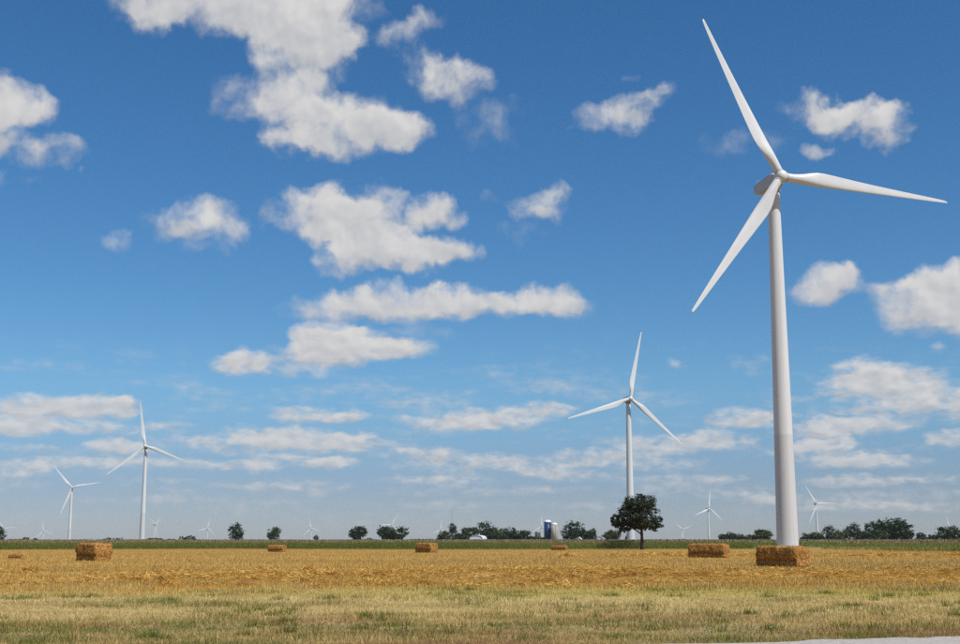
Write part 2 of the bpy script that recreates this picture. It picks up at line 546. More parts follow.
gx = spread(300, -7000, 7000, 0, 14)
gy = spread(420, -3000, 7000, 42, 16)
GX, GY = np.meshgrid(gx, gy)
GZ = gz(GX, GY) + 0.45 * windrow(GX, GY)
nx, ny = len(gx), len(gy)
gv = np.stack([GX.ravel(), GY.ravel(), GZ.ravel()], 1)
ii = np.arange((ny - 1) * (nx - 1))
q0 = (ii // (nx - 1)) * nx + ii % (nx - 1)
gf = np.stack([q0, q0 + 1, q0 + nx + 1, q0 + nx], 1)
me = bpy.data.meshes.new('ground')
me.vertices.add(len(gv)); me.vertices.foreach_set('co', gv.astype(np.float32).ravel())
me.loops.add(gf.size); me.loops.foreach_set('vertex_index', gf.astype(np.int32).ravel())
me.polygons.add(len(gf)); me.polygons.foreach_set('loop_start', np.arange(0, gf.size, 4, dtype=np.int32))
me.polygons.foreach_set('use_smooth', np.ones(len(gf), dtype=bool))
me.update(calc_edges=True)

m, t, b = material('field_soil_and_straw')
co = N(t, 'ShaderNodeTexCoord').outputs['Object']
sp = N(t, 'ShaderNodeSeparateXYZ', inputs={0: co})
wob = N(t, 'ShaderNodeTexNoise', inputs={'Vector': co, 'Scale': 0.12, 'Detail': 4.0}).outputs['Fac']
yy = N(t, 'ShaderNodeMath', operation='MULTIPLY_ADD', inputs={0: wob, 1: 9.0, 2: sp.outputs[1]}).outputs[0]
fac = N(t, 'ShaderNodeMapRange', inputs={0: yy, 1: 20.0, 2: 70.0}).outputs[0]
zone = ramp(t, fac, [(0.0, (.20, .17, .085)), (.14, (.29, .225, .10)), (.24, (.42, .325, .15)), (.38, (.45, .35, .14)), (.52, (.42, .32, .10)), (.64, (.36, .22, .062)), (1.0, (.38, .225, .058))])
far = N(t, 'ShaderNodeMapRange', inputs={0: sp.outputs[1], 1: 296.0, 2: 330.0}).outputs[0]
fcol = N(t, 'ShaderNodeMix', data_type='RGBA', inputs={0: far, 6: zone, 7: (.17, .16, .07, 1)}).outputs[2]
st1 = N(t, 'ShaderNodeMapping', inputs={0: co, 3: (.06, .5, 1)}).outputs[0]
n1 = N(t, 'ShaderNodeTexNoise', inputs={'Vector': st1, 'Scale': .5, 'Detail': 6.0, 'Roughness': .6}).outputs['Fac']
n2 = N(t, 'ShaderNodeTexNoise', inputs={'Vector': co, 'Scale': 5.0, 'Detail': 6.0, 'Roughness': .7}).outputs['Fac']
v1 = ramp(t, n1, [(.3, (.72, .66, .62)), (.5, (1, 1, 1)), (.72, (1.12, 1.15, 1.2))])
v2 = ramp(t, n2, [(.25, (.55, .5, .45)), (.5, (1, 1, 1)), (.8, (1.2, 1.2, 1.15))])
mm = N(t, 'ShaderNodeMix', data_type='RGBA', blend_type='MULTIPLY', inputs={0: 1.0, 6: fcol, 7: v1}).outputs[2]
mm = N(t, 'ShaderNodeMix', data_type='RGBA', blend_type='MULTIPLY', inputs={0: 1.0, 6: mm, 7: v2}).outputs[2]
t.links.new(mm, b.inputs['Base Color'])
b.inputs['Roughness'].default_value = 0.95
b.inputs['Specular IOR Level'].default_value = 0.05
bp = N(t, 'ShaderNodeBump', inputs={'Strength': .8, 'Distance': .05, 'Height': n2})
t.links.new(bp.outputs[0], b.inputs['Normal'])
tag(link('ground', me, m), kind='structure')

# the pale gravel road whose edge enters at the corner: it runs past the camera's feet
ra = np.array(on_ground(720, 644)); rb = np.array(on_ground(960, 636))
rd = (rb - ra) / np.linalg.norm(rb - ra)
rn = np.array([rd[1], -rd[0]])             # towards the camera
ra = ra + .28 * rn
RS = np.concatenate([np.linspace(-160, -12, 90), np.linspace(-11.8, 22, 240), np.linspace(22.4, 160, 90)])
RW = np.array([0, .12, .35, .8, 1.6, 2.8, 4.4, 6.0])
rv, rf = [], []
edge_n = (fbm(RS * 3.0, RS * 0, 41) - .5) * .30 + (fbm(RS * .4, RS * 0 + 5, 42) - .5) * .2
for j, wq in enumerate(RW):
    off = wq + edge_n * (1 - min(wq / 1.5, 1)) * (1 if j < 5 else 0)
    p = ra[None] + RS[:, None] * rd[None] + off[:, None] * rn[None]
    z = gz(p[:, 0], p[:, 1]) + (0.035 if j > 1 else (0.004 if j == 0 else .03))
    rv.append(np.column_stack([p, z]))
rv = np.concatenate(rv)
nr = len(RS)
for j in range(len(RW) - 1):
    for i in range(nr - 1):
        rf.append((j * nr + i, (j + 1) * nr + i, (j + 1) * nr + i + 1, j * nr + i + 1))
road_me = mesh('gravel_road', rv, rf, True)
M['gravel'] = noise_mat('pale_gravel', [(.25, (.25, .22, .19)), (.5, (.42, .385, .35)), (.75, (.56, .52, .48))], 14.0, 9, .95, bump=.02, spec=.1, bscale=40)
tag(link('gravel_road', road_me, M['gravel']), kind='structure')


def road_dist(x, y):
    """distance beyond the road edge, negative on the road"""
    return -((x - ra[0]) * rn[0] + (y - ra[1]) * rn[1])


# ---------------------------------------------------------------- turbines
HUB_H = 80.0
BLADE_L = 39.5
OVER = 4.0
TILT = R(5)


def tower_section(z0, z1):
    def rad(z):
        return 2.28 - (2.28 - 1.27) * (z / 77.6)
    mb = MB()
    prof = [(rad(z0 + .003), z0 + .003)] + [(rad(z), z) for z in np.linspace(z0 + .3, z1 - .3, 5)] + [(rad(z1), z1 - .003)]
    mb.lathe(prof, 48, caps=False)      # the sections stand on one another, open inside
    return mb.mesh('tower_section', True)


SEC = [tower_section(0, 23.8), tower_section(23.8, 50.5), tower_section(50.5, 77.6)]


def flange(z):
    r = 2.28 - (2.28 - 1.27) * (z / 77.6)
    mb = MB(); mb.lathe([(r + .001, z - .04), (r + .003, z - .03), (r + .003, z + .03), (r + .001, z + .04)], 48, caps=False)
    return mb.mesh('flange', True)


FLANGE = [flange(23.8), flange(50.5)]
mb = MB(); mb.lathe([(3.4, -.6), (3.4, .0), (3.25, .10), (2.2, .10)], 40); FOUND = mb.mesh('foundation')
mb = MB(); mb.lathe([(1.36, 77.3), (1.48, 77.5), (1.48, 78.1), (1.36, 78.25)], 32); YAWR = mb.mesh('yaw_ring', True)


def superbox(stations, nn=28, e=3.2):
    """a rounded housing lofted along Y: stations (y, half width, z bottom, z top)"""
    v, f = [], []
    for (y, hw, zb, zt) in stations:
        for k in range(nn):
            q = 2 * math.pi * (k + .5) / nn
            cx_, cz_ = math.cos(q), math.sin(q)
            rr = (abs(cx_) ** e + abs(cz_) ** e) ** (-1 / e)
            v.append((hw * rr * cx_, y, (zb + zt) / 2 + (zt - zb) / 2 * rr * cz_))
    ns = len(stations)
    for i in range(ns - 1):
        for k in range(nn):
            f.append((i * nn + k, (i + 1) * nn + k, (i + 1) * nn + (k + 1) % nn, i * nn + (k + 1) % nn))
    f.append(tuple(range(nn))); f.append(tuple((ns - 1) * nn + k for k in range(nn))[::-1])
    return v, f


def nacelle_mesh():
    v, f = superbox([(-2.35, 1.0, -.9, 1.1), (-2.25, 1.2, -1.1, 1.35), (-1.6, 1.45, -1.3, 1.6), (1.5, 1.5, -1.25, 1.75),
                     (5.0, 1.48, -.75, 1.85), (7.0, 1.42, -.25, 1.9), (7.15, 1.36, -.18, 1.84), (7.2, 1.25, -.08, 1.74)], 44, 9.0)
    return mesh('nacelle', v, f, False)


NAC = nacelle_mesh()
mb = MB()
mb.box((0, 5.6, 2.05), (1.4, 1.3, .45)); VENT = mb.mesh('roof_vent')
mb = MB()
mb.tube([(0.5, 6.9, 1.9), (0.5, 6.9, 3.6)], [.05, .04], 6); mb.tube([(-.5, 6.9, 1.9), (-.5, 6.9, 3.1)], [.05, .04], 6); mb.box((0, 6.9, 3.1), (1.3, .06, .06)); WVANE = mb.mesh('wind_vane')


def hub_mesh():
    prof = [(1.15, -1.5), (1.32, -1.35), (1.36, -.6), (1.36, .35), (1.22, .85), (.92, 1.22), (.5, 1.42), (.1, 1.48)]
    mb = MB(); mb.lathe(prof, 28)
    v = [(x, -z, y) for (x, y, z) in mb.v]                # axis along -Y, nose towards -Y
    return mesh('hub', v, mb.f, True)


HUB = hub_mesh()


def blade_mesh():
    """blade along +Z, chord along X (trailing edge at -X), thickness along Y (upwind is -Y)"""
    st = [0.0, .02, .045, .075, .11, .15, .19, .23, .28, .34, .41, .49, .57, .65, .73, .80, .87, .92, .96, .985, 1.0]
    chord = np.interp(st, [0, .045, .10, .15, .20, .24, .34, .5, .7, .85, .95, .985, 1], [1.9, 1.9, 2.2, 2.75, 3.1, 3.12, 2.75, 2.15, 1.5, 1.05, .72, .5, .16])
    thick = np.interp(st, [0, .045, .10, .15, .22, .34, .5, .7, 1], [1.0, 1.0, .72, .50, .34, .26, .21, .18, .15])
    rnd = np.interp(st, [0, .045, .16, .2], [1, 1, .15, 0])
    twist = np.radians(np.interp(st, [0, .1, .2, .4, .7, 1], [15, 15, 12, 6, 2, 0])) + R(1)
    nn = 28
    v, f = [], []
    for i, s in enumerate(st):
        c = chord[i]
        for k in range(nn):
            q = 2 * math.pi * k / nn
            xc = 0.5 * (1 + math.cos(q))                   # 0 leading, 1 trailing
            yt = 5 * (.2969 * math.sqrt(xc) - .126 * xc - .3516 * xc ** 2 + .2843 * xc ** 3 - .1030 * xc ** 4)
            ya = (1 if q <= math.pi else -1) * yt * thick[i] * c * 1.0
            ya += .03 * c * 4 * xc * (1 - xc)
            xa = (0.30 - xc) * c
            xr, yr = -.5 * math.cos(q) * c, .5 * math.sin(q) * c
            x = xa * (1 - rnd[i]) + xr * rnd[i]
            y = ya * (1 - rnd[i]) + yr * rnd[i]
            ct, sn = math.cos(twist[i]), math.sin(twist[i])
            bend = -0.9 * s * s                            # slight prebend upwind
            v.append((x * ct - y * sn, x * sn + y * ct + bend, 1.0 + s * (BLADE_L - 1.0)))
    for i in range(len(st) - 1):
        for k in range(nn):
            f.append((i * nn + k, i * nn + (k + 1) % nn, (i + 1) * nn + (k + 1) % nn, (i + 1) * nn + k))
    f.append(tuple(range(nn))[::-1]); f.append(tuple((len(st) - 1) * nn + k for k in range(nn)))
    me = mesh('blade', v, f, True)
    return me


BLADE = blade_mesh()
mb = MB(); mb.lathe([(1.0, 1.02), (1.03, 1.06), (1.03, 1.42), (1.0, 1.46)], 28); COLLAR = mb.mesh('blade_collar')
mb = MB(); mb.box((2.27, 0, 2.9), (.10, .95, 2.2)); DOOR = mb.mesh('door')
mb = MB()
for k in range(7):
    mb.box((2.45 + .26 * k, 0, 1.75 - .25 * k), (.3, 1.1, .06))
mb.box((2.9, .55, 1.75), (1.5, .04, .04)); mb.box((2.9, -.55, 1.75), (1.5, .04, .04))
STEPS = mb.mesh('steps')


def turbine(px, py, phase, label, yaw=11.0, small=True):
    psi = R(yaw)
    d = ray(px, py)
    r = 500.0
    for _ in range(80):
        base = float(gz(0, r)) + (0.28 if not small else 0.1)
        tt = (base + HUB_H - ZC) / d[2]
        r = .5 * r + .5 * math.hypot(d[0] * tt, d[1] * tt)
    hx, hy = d[0] * tt, d[1] * tt
    bx = hx - OVER * math.cos(TILT) * math.sin(psi)
    by = hy + OVER * math.cos(TILT) * math.cos(psi)
    root = empty('wind_turbine', (bx, by, base), psi)
    tag(root, label, 'wind turbine', 'white wind turbines of the wind farm')
    for k, s in enumerate(SEC):
        o = link('tower_section', s, M['tower_low'] if k == 0 else M['tower'], root)
        if k == 0 and not small: tag(o, 'slightly greyer lowest section of the white tower')
    for s in FLANGE: link('flange', s, M['tower'], root)
    link('foundation', FOUND, M['concrete'], root)
    link('yaw_ring', YAWR, M['steel'], root)
    top = Matrix.Translation((0, 0, HUB_H - OVER * math.sin(TILT))) @ Matrix.Rotation(-TILT, 4, 'X')
    nac = link('nacelle', NAC, M['nacelle'], root); nac.matrix_local = top
    if not small:
        dr = link('door', DOOR, M['steel'], SEC and root); dr.rotation_euler = (0, 0, R(60))
        st_ = link('steps', STEPS, M['steel'], root); st_.rotation_euler = (0, 0, R(60))
    v_ = link('roof_vent', VENT, M['nacelle'], nac); w_ = link('wind_vane', WVANE, M['steel'], nac)
    hubm = top @ Matrix.Translation((0, -OVER, 0))
    h = link('hub', HUB, M['blade'], root); h.matrix_local = hubm
    for k in range(3):
        bl = link('blade', BLADE, M['blade'], root)
        bl.matrix_local = hubm @ Matrix.Rotation(R(phase + 120 * k), 4, 'Y')
        link('blade_collar', COLLAR, M['nacelle'], bl)
    return root


big = turbine(781, 176.5, 96, 'huge white wind turbine towering behind the dark-sided straw bale at its foot', 12.0, False)
turbine(630.5, 398.5, 12, 'white wind turbine whose tower passes behind the lone leafy tree', 12.0)
turbine(145.3, 446, -9, 'white wind turbine with one upright blade, behind the squarish two-tone straw bale', 6.0)
turbine(71.8, 487.3, 79.5, 'white wind turbine with one blade stretched level beside the upright-bladed turbine', 14.0)
turbine(709.2, 508.5, 9, 'distant white wind turbine rising from behind the long low straw bale', 24.0)
turbine(817, 503.8, 88.5, 'distant white wind turbine just past the huge tower, above the grove', 12.0)
turbine(682.9, 529.4, -50, 'faint far wind turbine with blades like a V, between lone tree and grove')
turbine(207.5, 528, 14, 'faint far wind turbine standing next to the round isolated tree past the corn')
turbine(311.3, 528.3, -12, 'faint far wind turbine beside a tiny bush past the corn')
turbine(392, 524.5, 29, 'faint far wind turbine rising out of the forked double-crowned tree')
turbine(43.7, 531, -10, 'faint far wind turbine above the row of low bushes near the upright dark tree', 16)
turbine(156, 524.5, -63, 'faint far wind turbine turned edge-on beside the upright-bladed turbine', 75)
turbine(441, 529.5, 6, 'faint far wind turbine just behind the trees by the lattice mast')
turbine(541.7, 526.5, 2, 'faint far wind turbine beside the blue silo, one blade straight up')
turbine(949.3, 527, -9, 'faint far wind turbine with just a blade showing over the grove end')
turbine(4, 528.5, 84, 'faint far wind turbine mostly hidden by the upright dark tree')

# ---------------------------------------------------------------- straw bales
def bale_mesh(L, W, H, seed, crease=.56):
    r_ = np.random.default_rng(seed)
    nx_, ny_, nz_ = 40, 22, 18
    idx, V, Fc = {}, [], []

    def vid(i, j, k):
        if (i, j, k) not in idx:
            idx[(i, j, k)] = len(V); V.append((i / nx_, j / ny_, k / nz_))
        return idx[(i, j, k)]
    for k in range(nz_):
        for i in range(nx_):
            Fc.append((vid(i, 0, k), vid(i + 1, 0, k), vid(i + 1, 0, k + 1), vid(i, 0, k + 1)))
            Fc.append((vid(i + 1, ny_, k), vid(i, ny_, k), vid(i, ny_, k + 1), vid(i + 1, ny_, k + 1)))
        for j in range(ny_):
            Fc.append((vid(0, j + 1, k), vid(0, j, k), vid(0, j, k + 1), vid(0, j + 1, k + 1)))
            Fc.append((vid(nx_, j, k), vid(nx_, j + 1, k), vid(nx_, j + 1, k + 1), vid(nx_, j, k + 1)))
    for i in range(nx_):
        for j in range(ny_):
            Fc.append((vid(i, j, nz_), vid(i + 1, j, nz_), vid(i + 1, j + 1, nz_), vid(i, j + 1, nz_)))
            Fc.append((vid(i, j + 1, 0), vid(i + 1, j + 1, 0), vid(i + 1, j, 0), vid(i, j, 0)))
    V = np.array(V)
    p = (V - (.5, .5, 0)) * 2
    p[:, 2] = V[:, 2] * 2 - 1
    # rounded corners
    e = 14.0
    rr = (np.abs(p) ** e).sum(1) ** (-1 / e)
    p = p * np.maximum(rr, .88)[:, None]
    X, Y, Z = p[:, 0] * L / 2, p[:, 1] * W / 2, (p[:, 2] + 1) * H / 2
    n1_ = fbm(X * 3 + Z * 1.7 + seed, Y * 3 + Z * 2.1, seed) - .5
    n2_ = fbm(X * 9 + Z * 7, Y * 9 - Z * 6, seed + 3) - .5
    zr = Z / H
    side = np.abs(p[:, 1]) > .9
    cz = crease * .78 + .03 * np.sin(X * 2 + seed)
    groove = np.exp(-((zr - cz + .07) / .06) ** 2) * .16 + np.where(zr < cz - .02, .07, 0)
    bulge = 0.05 * (1 - (2 * zr - 1) ** 2)
    sy = np.sign(p[:, 1]); sx = np.sign(p[:, 0])
    Y = Y + sy * np.where(side, bulge + n1_ * .12 + n2_ * .07 - groove, 0)
    end = np.abs(p[:, 0]) > .93
    X = X + sx * np.where(end, n1_ * .16 + n2_ * .12 + .03 * np.sin(zr * 9 + seed), 0)
    topm = p[:, 2] > .9
    Z = Z + np.where(topm, n1_ * .10 + n2_ * .08, 0)
    # compression flakes across the length
    Y = Y + sy * np.where(side, .012 * np.sin(X * 17 + n1_ * 12), 0)
    k_ = min(1.0, H / 1.27)                               # a small bale is ragged on its own scale
    X0, Y0, Z0 = p[:, 0] * L / 2, p[:, 1] * W / 2, (p[:, 2] + 1) * H / 2
    return np.column_stack([X0 + (X - X0) * k_, Y0 + (Y - Y0) * k_, Z0 + (Z - Z0) * k_]), Fc


def straws(P_, Nrm, n, seed, length=.22, width=.02, tone=1.0):
    """loose straw ends standing off a surface given by sample points"""
    r_ = np.random.default_rng(seed)
    k = r_.integers(0, len(P_), n)
    k = k[(np.abs(Nrm[k][:, 1]) < .7) | (r_.random(n) < .35)]      # the pressed sides are smoother than the ends
    n = len(k)
    p = P_[k] + r_.normal(0, .03, (n, 3)); nn_ = Nrm[k]
    d = nn_ * r_.uniform(.0, .3, (n, 1)) + r_.normal(0, .6, (n, 3))
    d[:, 2] -= .15
    d /= np.linalg.norm(d, axis=1)[:, None]
    s = np.cross(d, r_.normal(0, 1, (n, 3))); s /= np.linalg.norm(s, axis=1)[:, None]
    Lh = length * r_.uniform(.5, 1.5, (n, 1)); wd = width * r_.uniform(.6, 1.4, (n, 1))
    V = np.stack([p - s * wd / 2, p + s * wd / 2, p + d * Lh], 1).reshape(-1, 3)
    V[:, 2] = np.maximum(V[:, 2], .005)
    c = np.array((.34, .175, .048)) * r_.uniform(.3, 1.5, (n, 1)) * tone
    cut = np.clip((np.abs(nn_[:, :1]) - .5) * 3, 0, 1)      # sunlit brightness of the bale's ends, put into the straw colour
    top_lit = np.clip((nn_[:, 2:] - .5) * 3, 0, 1)  # bright sunlit top edge, likewise painted into the straws
    c = c * (1 + 1.3 * cut + 1.0 * top_lit)
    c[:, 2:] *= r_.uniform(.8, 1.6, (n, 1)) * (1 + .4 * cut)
    return V, np.repeat(c, 3, 0)


def bale(px, py, L, W, H, beta, seed, label, nst=2600, st_len=.2, st_w=.018):
    x, y = on_ground(px, py)
    y += .55 * W * 0 + 0.35 * W
    x *= (y) / (y - .35 * W)
    al = math.atan2(x, y)
    th = -al - R(beta)
    root = empty('straw_bale', (x, y, float(gz(x, y)) - .03), th)
    tag(root, label, 'straw bale', 'straw bales left on the stubble field')
    V, Fc = bale_mesh(L, W, H, seed)
    me = mesh('packed_straw', V, Fc, True)
    link('packed_straw', me, M['bale'], root)
    Nn = np.zeros(len(V) * 3, np.float32); me.vertices.foreach_get('normal', Nn)
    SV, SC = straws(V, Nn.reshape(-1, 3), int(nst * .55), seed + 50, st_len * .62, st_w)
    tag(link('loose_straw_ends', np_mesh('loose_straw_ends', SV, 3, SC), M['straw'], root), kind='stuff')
    return root


bale(783, 567, 3.05, 1.5, 1.27, 37, 1, 'straw bale with dark long side lying in front of the huge turbine tower', 5200, .2, .016)
bale(709, 557.8, 3.7, 1.6, 1.33, 22, 2, 'longest low straw bale, creased along its side, lying below the copse', 4200, .22, .02)
bale(93.5, 561, 2.8, 1.62, 1.40, 57, 3, 'squarish straw bale with broad ragged end turned forward, tall turbine rising behind it', 5200, .2, .018)
bale(426.5, 552.7, 2.85, 1.6, 1.32, 41, 4, 'straw bale in front of the dark low hedge beyond the corn', 2600, .24, .025)
bale(277, 552, 2.5, 1.3, 1.02, 30, 5, 'low straw bale in front of the isolated oval tree', 2200, .24, .025)
bale(15.5, 558.9, 1.15, .62, .46, 20, 6, 'tiny straw bale lying alone on the stubble', 1200, .18, .02)
bale(559.5, 550.2, 2.7, 1.3, .82, 18, 7, 'flattened orange straw bale at the corn edge below the silos', 2200, .26, .03)

# ---------------------------------------------------------------- verge grass, stubble, loose straw
def in_view(n, y0, y1, slope=.43, pad=4.0, p=2.0):
    """points thinning out with distance as the view widens"""
    u = rng.random(n)
    y = 1.0 / (1 / y0 + (1 / y1 - 1 / y0) * u)
    x = rng.uniform(-1, 1, n) * (y * slope + pad)
    return x, y


def blades(x, y, h, w, lean, col, zoff=0.0, z=None):
    n = len(x)
    z = (gz(x, y) if z is None else z) + zoff
    a = rng.uniform(0, 2 * math.pi, n)
    la = rng.uniform(0, 2 * math.pi, n)
    l = h * lean * rng.uniform(.2, 1.0, n)
    bx_, by_ = np.cos(a) * w / 2, np.sin(a) * w / 2
    p0 = np.column_stack([x - bx_, y - by_, z - .01])
    p1 = np.column_stack([x + bx_, y + by_, z - .01])
    p2 = np.column_stack([x + np.cos(la) * l, y + np.sin(la) * l, z + np.sqrt(np.maximum(h * h - l * l, 1e-4))])
    V = np.stack([p0, p1, p2], 1).reshape(-1, 3)
    c = np.repeat(col, 3, 0)
    return V, c


GREEN = np.array((.150, .165, .038)); DRY = np.array((.57, .415, .165)); PALE = np.array((.72, .565, .26)); BROWN = np.array((.34, .185, .082))
YGREEN = np.array((.46, .44, .085)); GOLD = np.array((.58, .385, .112)); ORANGE = np.array((.44, .22, .048))


def lerp(a, b_, t):
    return a + (b_ - a) * np.asarray(t)[:, None]


def verge_colour(x, y):
    n1_ = fbm(x * .22, y * .50, 61); n2_ = fbm(x * .75, y * 1.3, 62); n3_ = fbm(x * .28 + 9, y * .75, 63); n4_ = fbm(x * .09, y * .3, 64)
    yw = y + (n4_ - .5) * 7
    c = np.repeat(DRY[None], len(x), 0)
    # near strip: green tufts, dry and brown hay
    c = lerp(c, GREEN, sstep(.47, .58, .6 * n1_ + .4 * n2_) * (1 - sstep(26.0, 30.0, yw)) * .85)
    left = sstep(-2, -6, x) * np.exp(-((yw - 26.3) / 1.5) ** 2)
    c = lerp(c, GREEN * 1.05, left * .75 * sstep(.3, .5, n2_))
    near_road = np.exp(-(np.maximum(road_dist(x, y), 0) / 1.6) ** 2) * sstep(1, 5, x)
    c = lerp(c, GREEN * 1.3, near_road * .75 * sstep(.35, .55, n2_ + .08))
    c = lerp(c, BROWN, sstep(.53, .62, n3_) * (1 - sstep(30, 35, yw)) * .8)
    # pale mown band
    c = lerp(c, PALE, sstep(27.0, 30.5, yw) * (1 - sstep(37, 41, yw)) * (.5 + .5 * sstep(.35, .6, n2_)))
    c = lerp(c, GREEN * 1.6, sstep(.55, .64, n1_) * sstep(27, 30, yw) * (1 - sstep(34, 40, yw)) * .55)
    c = lerp(c, BROWN * 1.3, sstep(.58, .66, n3_) * sstep(29, 32, yw) * (1 - sstep(36, 40, yw)) * .5)
    # fresh green-yellow strip at the field edge
    c = lerp(c, YGREEN, sstep(36.5, 39.5, yw) * (1 - sstep(45, 49, yw)) * (.15 + .8 * sstep(-9, 3, x)) * (.4 + .6 * sstep(.35, .55, n2_)))
    c = lerp(c, GOLD * 1.12, sstep(37, 42, yw) * sstep(-3, -10, x) * .7)
    c = lerp(c, GOLD, sstep(42.0, 49, y + (n2_ - .5) * 10 + (n4_ - .5) * 8))
    return c


x, y = in_view(250000, 19.5, 50.0)
k = road_dist(x, y) > rng.normal(-.05, .16, len(x))
x, y = x[k], y[k]
c = verge_colour(x, y) * rng.uniform(.55, 1.4, (len(x), 1))
c[:, 0] *= rng.uniform(.9, 1.12, len(x))
dry = rng.random(len(x)) < .22
c[dry] = c[dry] * .5 + PALE * .5 * rng.uniform(.7, 1.25, (dry.sum(), 1))
h = (.025 + .095 * fbm(x * .5, y * .9, 71) ** 1.4) * rng.uniform(.5, 1.6, len(x))
w = .014 * rng.uniform(.7, 1.5, len(x)) * (y / 25) ** .8
V, C = blades(x, y, h, w, .95, c)
# mown hay lying flat between
x, y = in_view(150000, 19.5, 47.0)
k = (road_dist(x, y) > .05) & (rng.random(len(x)) < .25 + .75 * sstep(.42, .6, fbm(x * .3, y * .9, 66)))
x, y = x[k], y[k]
c = lerp(verge_colour(x, y), np.array((.46, .335, .17)), np.full(len(x), .45)) * rng.uniform(.5, 1.5, (len(x), 1))
V2, C2 = blades(x, y, rng.uniform(.12, .26, len(x)), .012 * (y / 25), 1.0, c)
V2[2::3, 2] = V2[0::3, 2] + rng.uniform(.01, .09, len(x))
V2[0::3, 2] += .03; V2[1::3, 2] += .03
# taller tufts
tx, ty = in_view(420, 21.0, 44.0)
k = road_dist(tx, ty) > .15
tx, ty = tx[k], ty[k]
VT, CT = [V, V2], [C, C2]
for (a_, b_) in zip(tx, ty):
    n = rng.integers(30, 150)
    rr_ = rng.uniform(.06, .45)
    x = a_ + rng.normal(0, rr_ * 1.3, n); y = b_ + rng.normal(0, rr_ * .8, n)
    q = road_dist(x, y) > 0
    x, y = x[q], y[q]
    g = GREEN * rng.uniform(.95, 1.4) if rng.random() < .7 else DRY * rng.uniform(.7, 1.1)
    v_, c_ = blades(x, y, rng.uniform(.07, .22, len(x)), .014 * rng.uniform(.7, 1.3, len(x)), .7, np.repeat(g[None], len(x), 0) * rng.uniform(.6, 1.4, (len(x), 1)))
    VT.append(v_); CT.append(c_)
tag(link('verge_grass', np_mesh('verge_grass', np.concatenate(VT), 3, np.concatenate(CT)), M['grass']),
    'mown verge of mixed green and dry grass along the gravel road', 'grass', kind='stuff')

# clover heads by the road edge
fx, fy = [], []
for (px, py, n, sx_, sy_) in ((705, 640, 70, 16, 3), (738, 637, 60, 18, 3), (770, 634, 25, 30, 4), (690, 636, 20, 30, 4), (860, 631, 20, 50, 4)):
    for _ in range(n):
        q = on_ground(px + rng.normal(0, sx_), min(py + rng.normal(0, sy_), 652))
        if road_dist(*q) > .08:
            fx.append(q[0]); fy.append(q[1])
fx, fy = np.array(fx), np.array(fy)
fz = gz(fx, fy) + rng.uniform(.06, .16, len(fx))
VF = []
for (dx, dy, dz) in (((1, 0, 0), (0, 1, 0), 0), ((1, 0, 0), (0, 0, 1), 0), ((0, 1, 0), (0, 0, 1), 0)):
    s = .012 * rng.uniform(.7, 1.3, len(fx))[:, None]
    cc = np.column_stack([fx, fy, fz]); dx = np.array(dx) * s; dy = np.array(dy) * s
    VF.append(np.stack([cc - dx, cc - dy, cc + dx, cc + dy], 1).reshape(-1, 3))
VF = np.concatenate(VF)
tag(link('clover_flowers', np_mesh('clover_flowers', VF, 4, np.tile((.60, .60, .38), (len(VF), 1))), M['flower']),
    'tiny white clover heads dotted in grass at the gravel road edge', 'flowers', kind='stuff')

# stubble
def field_colour(x, y):
    n1_ = fbm(x * .05, y * .35, 81); n2_ = fbm(x * .3, y * .5, 82); n3_ = fbm(x * .03 + 4, y * .10, 83)
    c = np.repeat(GOLD[None], len(x), 0)
    c = lerp(c, ORANGE * 1.1, sstep(.48, .60, n1_) * .7)
    c = lerp(c, np.array((.56, .44, .17)), sstep(.52, .64, n2_) * .6)
    c = lerp(c, np.array((.33, .27, .12)), sstep(.52, .62, n3_) * .6)
    return c


x, y = in_view(230000, 40.0, 215.0, .46)
k = rng.random(len(x)) < sstep(39, 50, y + 14 * (fbm(x * .25, y * .3, 91) - .5)) * (.35 + .65 * sstep(.35, .6, fbm(x * .5, y * .5, 92)))
x, y = x[k], y[k]
x = np.round(x / .22) * .22 + rng.normal(0, .035, len(x))
c = field_colour(x, y) * rng.uniform(.5, 1.5, (len(x), 1))
V, C = blades(x, y, rng.uniform(.07, .21, len(x)), .022 * (y / 50) ** .75 * rng.uniform(.7, 1.4, len(x)), .45, c)
tag(link('straw_stubble', np_mesh('straw_stubble', V, 3, C), M['straw']),
    'short golden stubble standing across the harvested grain field', 'stubble', kind='stuff')

# loose straw in windrows
x, y = in_view(330000, 45.0, 150.0, .46)
wr = windrow(x, y)
k = rng.random(len(x)) < np.clip(.03 + wr * 2.6, 0, 1) * sstep(44, 54, y + 8 * (fbm(x * .4, y * .4, 93) - .5))
x, y, wr = x[k], y[k], wr[k]
n = len(x)
up = rng.random(n) ** .6
z = gz(x, y) + .45 * wr + wr * .75 * up + .01
a = rng.uniform(0, 2 * math.pi, n)
tl = rng.normal(0, .32, n)
Ls = rng.uniform(.18, .50, n); ws = .016 * (y / 50) ** .8 * rng.uniform(.7, 1.5, n)
d = np.column_stack([np.cos(a) * np.cos(tl), np.sin(a) * np.cos(tl), np.sin(tl)])
s = np.cross(d, rng.normal(0, 1, (n, 3))); s /= np.linalg.norm(s, axis=1)[:, None]
p = np.column_stack([x, y, z])
V = np.stack([p - d * Ls[:, None] / 2 - s * ws[:, None] / 2, p - d * Ls[:, None] / 2 + s * ws[:, None] / 2, p + d * Ls[:, None] / 2], 1).reshape(-1, 3)
c = lerp(np.repeat(GOLD[None], n, 0), ORANGE, rng.uniform(.1, .9, n)) * rng.uniform(.55, 1.45, (n, 1))
VS, CS = [V], [np.repeat(c, 3, 0)]
hp = []
for _ in range(480):
    hx_ = rng.uniform(-16, 30); hp.append((hx_, 56 + .03 * hx_ + rng.normal(0, 2.6), 1.0))
